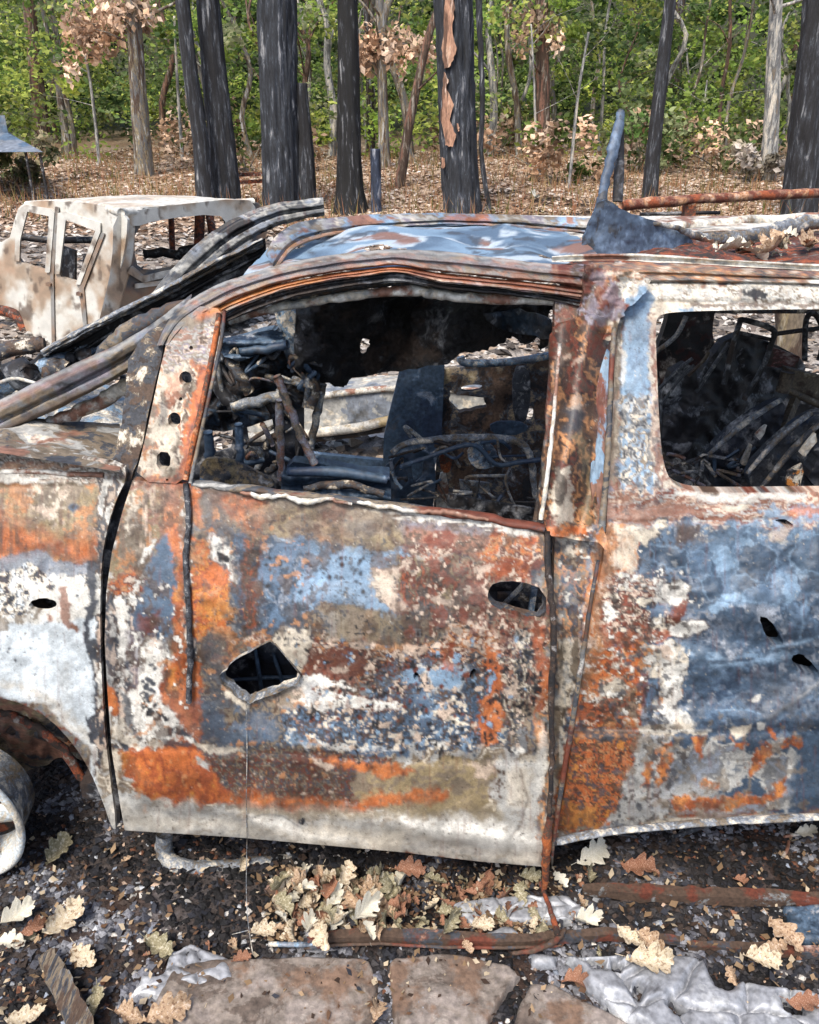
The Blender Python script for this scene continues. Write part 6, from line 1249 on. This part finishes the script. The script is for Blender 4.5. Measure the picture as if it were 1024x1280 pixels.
tube('strand', [S(309, 1046, -.02), tuple(on_near(308, 1110, .08)), tuple(on_near(310, 1150, .03)), tuple(on_near(316, 1192, .02))], .0011, m_grey, w, sides=5, world_=True)
tube('strand', [tuple(on_near(290, 1168, .02)), tuple(on_near(330, 1158, .03)), tuple(on_near(360, 1150, .02))], .0012, m_grey, w, sides=5, world_=True)
tag(gbar('bare_cinder', pts('334,1118 350,1112 366,1118'), [.016,.026,.018], mottle_mat('cinder_red', ['B','R','PB','B'], 40, .9), dz=.012, jit=.003), 'reddish cinder lump left of the heap of dry leaves', 'cinder')

# ---- oak leaves
def oak_leaf(seed, L=.09, curl=.3):
    g = np.random.RandomState(seed); t = np.linspace(0, 1, 29)
    w = np.sin(np.pi*t**.85)**.6*.27; ph = g.rand(); lob = np.abs(np.sin((t*3.3 + ph*.4)*math.pi))**.55
    w = w*(.42 + .75*lob)*(1 + .1*g.randn(29)*.4); w[0] = .012; w[-1] = .04
    mid = np.stack([t - .5, .05*np.sin(t*3 + seed), 0*t], -1)
    cols = []
    for s in (-1, -.5, 0, .5, 1):
        p = mid.copy(); ww = w if s < 0 else np.roll(w, 2)*1.0; p[:, 1] += s*ww; p[:, 0] += abs(s)*(.02 + ww*.35)
        p[:, 2] = curl*abs(s)*ww*(1.5 if s < 0 else .9 + seed % 3) + .02*g.randn(29)*abs(s) + curl*(1.1 if seed % 2 else -.7)*(t - .45)**2
        tw = curl*1.6*(t - .4)*(1 if seed % 3 else -1); y_, z_ = p[:, 1].copy(), p[:, 2].copy(); p[:, 1] = y_*np.cos(tw) - z_*np.sin(tw); p[:, 2] = y_*np.sin(tw) + z_*np.cos(tw)
        cols.append(p)
    co = np.stack(cols, 1).reshape(-1, 3)*L
    i, j = np.meshgrid(np.arange(28), np.arange(4), indexing='ij'); i = i.ravel(); j = j.ravel()
    f = np.stack([i*5 + j, i*5 + j + 1, (i + 1)*5 + j + 1, (i + 1)*5 + j], 1)
    n = len(co); st = np.array([[-.5,.0,0],[-.5,.012,0],[-.72,.03,.05],[-.72,.015,.05]])*L
    return np.concatenate([co, st]), np.concatenate([f, [[n, n + 1, n + 2, n + 3]]])
LEAFM = {'cream': mottle_mat('leaf_cream', [(206,190,160), (222,208,182), (160,138,112), (216,200,172)], 14, .8, bump=.3),
         'tan': mottle_mat('leaf_tan', [(176,146,116), (200,172,142), (138,108,84), (190,162,132)], 14, .8, bump=.3),
         'white': mottle_mat('leaf_white', [(232,226,206), (240,236,222), (214,206,184)], 40, .7, bump=.3),
         'brown': mottle_mat('leaf_brown', [(150,100,74), (120,80,62), (176,130,98)], 40, .85, bump=.3),
         'olive': mottle_mat('leaf_olive', [(150,142,112), (120,112,86), (176,168,138)], 14, .8, bump=.3)}
_var = {}
def leaf(u, v, L, col, label, rot=0.0, curl=.35, dz=.02, tilt=(0, 0), group=None, var=0):
    var = var + int(abs(rot)) % 3*6; key = (col, var, round(curl, 1))
    if key not in _var:
        co, f = oak_leaf(var + 3, 1.0, curl); _var[key] = mesh_np('oak_leaf', co, f, LEAFM[col], None)
        o = _var[key]
    else:
        o = _var[key].copy(); COL.objects.link(o)
    p = on_near(u, v, dz); o.location = tuple(p); L = L*.70; s = L/ FPX * float(np.linalg.norm(p - np.array([0, 0, HC]))); o.scale = (s, s, s)
    o.rotation_euler = (tilt[0], tilt[1], R(rot)); tag(o, label, 'leaf', group); return o
Lf = [(740,1066,66,'white','large white oak leaf lying right of the door corner',35,.25,.03,(.5,0),1), (736,1098,34,'olive','small olive leaf folded under the large white oak leaf',80,.6,.02,(.3,.2),2),
 (800,1085,60,'brown','long curled pinkish brown leaf right of the large white oak leaf',-12,.7,.03,(.4,.1),3), (72,1066,56,'olive','drab olive oak leaf between the wheel and the door',80,.4,.02,(.3,0),4),
 (76,1150,72,'cream','large curled cream oak leaf at lower left above the plank',60,.5,.04,(.4,.2),0), (104,1192,52,'cream','flat cream oak leaf just right of the plank top',-40,.3,.02,(.2,0),1),
 (18,1146,52,'white','pale oak leaf at the left edge, upper one',50,.5,.03,(.3,.2),2), (12,1178,40,'white','pale oak leaf at the left edge, lower one',10,.4,.02,(.2,.2),5),
 (44,1160,46,'brown','brown curled leaf between the pale and the cream leaves',40,.7,.03,(.3,.4),3), (122,1252,46,'olive','small twisted olive leaf right of the plank',-70,.7,.02,(.2,.3),4),
 (30,1272,52,'cream','cream leaf in the bottom left corner',20,.5,.03,(.2,.2),0), (208,1262,70,'tan','broad tan leaf at the bottom edge by the wide slab',25,.5,.05,(.4,.1),1),
 (160,1268,46,'tan','narrow tan leaf at the bottom edge right of the plank',-10,.6,.03,(.2,.1),5), (198,1182,50,'olive','dull olive leaf left of the small aluminium splash',-20,.5,.02,(.2,.3),2),
 (304,1080,28,'cream','small cream leaf under the front of the door on the hanging wire',80,.5,.03,(.6,0),3), (326,1166,44,'cream','cream leaf left of the pale blue rod',30,.5,.04,(.3,.3),4),
 (404,1166,58,'cream','star like cream leaf hanging over the left end of the rusty strip',-75,.4,.07,(.5,0),1), (452,1140,60,'white','bright cupped white leaf on top of the leaf heap',55,.6,.10,(.5,.2),2),
 (430,1094,46,'cream','upright cream leaf at the upper left of the leaf heap',70,.5,.08,(.6,0),0), (512,1086,50,'brown','rust brown leaf under the door edge above the leaf heap',0,.4,.06,(.4,0),5),
 (584,1182,26,'tan','small tan leaf lying across the rusty strip',-70,.4,.06,(.4,0),3), (810,1176,48,'tan','pinkish tan leaf on the right end of the long rusty strip',-30,.5,.06,(.4,.2),4),
 (786,1170,46,'cream','cream folded leaf beside the pinkish tan leaf',-40,.6,.06,(.3,.3),0), (812,1198,72,'cream','large cream leaf lying on the melted aluminium',-5,.5,.06,(.3,0),1),
 (730,1150,44,'white','white folded leaf between the two rusty strips',20,.7,.04,(.3,.3),2), (980,1166,56,'tan','tan lobed leaf beside the blue slag at right',-60,.5,.05,(.4,.2),3),
 (950,1200,54,'cream','cream curled leaf above the right of the aluminium pool',0,.5,.05,(.3,.1),4), (966,1184,40,'tan','small tan leaf tucked under the lobed leaf at right',10,.5,.04,(.3,.1),0),
 (914,1218,30,'tan','small olive tan leaf standing in the notch of the aluminium pool',-80,.4,.04,(.5,0),5), (1006,1254,50,'brown','brown ragged leaf on the aluminium at the right edge',-10,.6,.05,(.3,.1),3),
 (470,1262,44,'tan','tan leaf in the joint between the wide and the middle slab',80,.5,.03,(.3,.2),1), (560,1156,44,'olive','olive leaf standing above the middle of the rusty strip',60,.6,.05,(.6,0),2),
 (600,1158,40,'cream','cream leaf right of the olive one above the strip',20,.6,.05,(.4,.2),4), (718,1226,40,'brown','brown crumpled leaf by the rightmost slab',10,.7,.03,(.2,.2),5),
 (1006,1040,36,'white','white leaf scrap under the quarter panel near the right edge',10,.5,.03,(.3,0),0), (660,1096,36,'olive','grey olive leaf just left of the bent strip',10,.6,.04,(.4,.2),2),
 (700,1098,30,'white','small white leaf just right of the bent strip',-60,.5,.04,(.4,.2),3), (300,1200,30,'brown','small reddish leaf above the wide slab',40,.6,.03,(.3,.2),4)]
for (u, v, L, c_, lb, rt, cu, dz, ti, va) in Lf: leaf(u, v, L, c_, lb, rt, cu, dz, ti, None, va)
g = np.random.RandomState(11)
for i in range(120):
    u = 346 + 160*g.rand(); v = 1090 + 76*g.rand(); k = g.randint(6); leaf(u, v, 18 + 24*g.rand(), ['cream','tan','white','olive','brown','tan'][k], ['cream', 'tan', 'near white', 'drab olive', 'dark brown', 'tan'][k] + ' curled oak leaf in the heap under the door', g.rand()*360, .4 + .6*g.rand(), .02 + .05*g.rand(), (g.randn()*.6, g.randn()*.6), 'heaped dry oak leaves left of centre', g.randint(6))
for i in range(46):
    u = 520 + 160*g.rand(); v = 1098 + 70*g.rand(); leaf(u, v, 18 + 20*g.rand(), ['brown','olive','olive','brown','cream'][g.randint(5)], 'small charred brown leaf in the dark debris right of the leaf heap', g.rand()*360, .5, .015 + .02*g.rand(), (g.randn()*.6, g.randn()*.6), 'charred leaves right of the heap', g.randint(6))
for i in range(26):
    u = g.choice([g.uniform(0, 340), g.uniform(700, 1020)]); v = 1060 + 150*g.rand(); leaf(u, v, 12 + 14*g.rand(), ['brown','olive','tan'][g.randint(3)], 'small scattered leaf scrap on the charcoal', g.rand()*360, .5, .01, (g.randn()*.5, g.randn()*.5), 'leaf scraps scattered on the charcoal', g.randint(6))
# leaves and flakes lying on the collapsed roof
def rleaf(u, v, Y, L, col, label, rot, var, group=None):
    o = leaf(500, 1150, L, col, label, rot, .5, .02, (g.randn()*.4, g.randn()*.4), group, var); p = P(u, v, Y); o.location = tuple(p); s = L/FPX*float(np.linalg.norm(p - np.array([0,0,HC]))); o.scale = (s, s, s)
for (u, v, Y, L, c_, lb, rt, va) in ((916,311,2.2,44,'white','bright white leaf flake on the collapsed van roof behind the torn fin',10,1), (968,312,2.15,44,'tan','tan leaf on the collapsed roof right of the white flake',30,2), (944,318,2.15,36,'white','pale curled leaf on the roof in front of the tan leaf',-20,3),
     (1010,308,2.2,40,'tan','brownish leaf on the collapsed roof at the right edge',60,4), (986,294,2.5,18,'white','small white scrap on the dark part of the roof',0,5), (886,303,2.4,24,'white','narrow white flake at the end of the torn fin',0,0), (668,248,3.4,20,'white','white scrap standing behind the blue roof',80,2)):
    rleaf(u, v, Y, L, c_, lb, rt, va)
for i in range(26): rleaf(890 + 150*g.rand(), 300 + 22*g.rand(), 2.2, 8 + 14*g.rand(), ['white','cream','brown','tan'][g.randint(4)], 'small leaf scrap on the collapsed rear roof', g.rand()*360, g.randint(6), 'leaf scraps on the van roof')

# broken bits of leaf and bark between the stones
g = np.random.RandomState(91); N = 2600
u = np.concatenate([g.uniform(330, 700, N//2), g.uniform(-20, 1040, N - N//2)]); v = np.concatenate([1090 + 90*g.rand(N//2), 1050 + 230*g.rand(N - N//2)])
c = G(u, v, 0.0); c[:, 2] = near_z(c[:, 0], c[:, 1]) + .012 + .012*g.rand(N); an = g.rand(N)*6.28; L = .004 + .011*g.rand(N)**1.5
t = np.stack([np.cos(an), np.sin(an), (g.rand(N) - .5)*1.4], -1)*L[:, None]; s_ = np.stack([-np.sin(an), np.cos(an), (g.rand(N) - .5)*1.4], -1)*L[:, None]*.5
vv = np.stack([c - t, c - s_ + t*.2, c + t*(.6 + .4*g.rand(N))[:, None], c + s_*1.2 - t*.1], 1).reshape(-1, 3)
cc = np.array([C(k) for k in ((176,150,120), (110,84,66), (206,190,164), (72,58,50), (140,116,90), (60,62,70))])[g.randint(0, 6, N)]
tag(mesh_np('leaf_crumbs', vv, np.arange(4*N).reshape(-1, 4), M_DRY, None, np.repeat(cc, 4, 0), False), kind='stuff', label='crumbled leaf and bark bits among the charcoal')
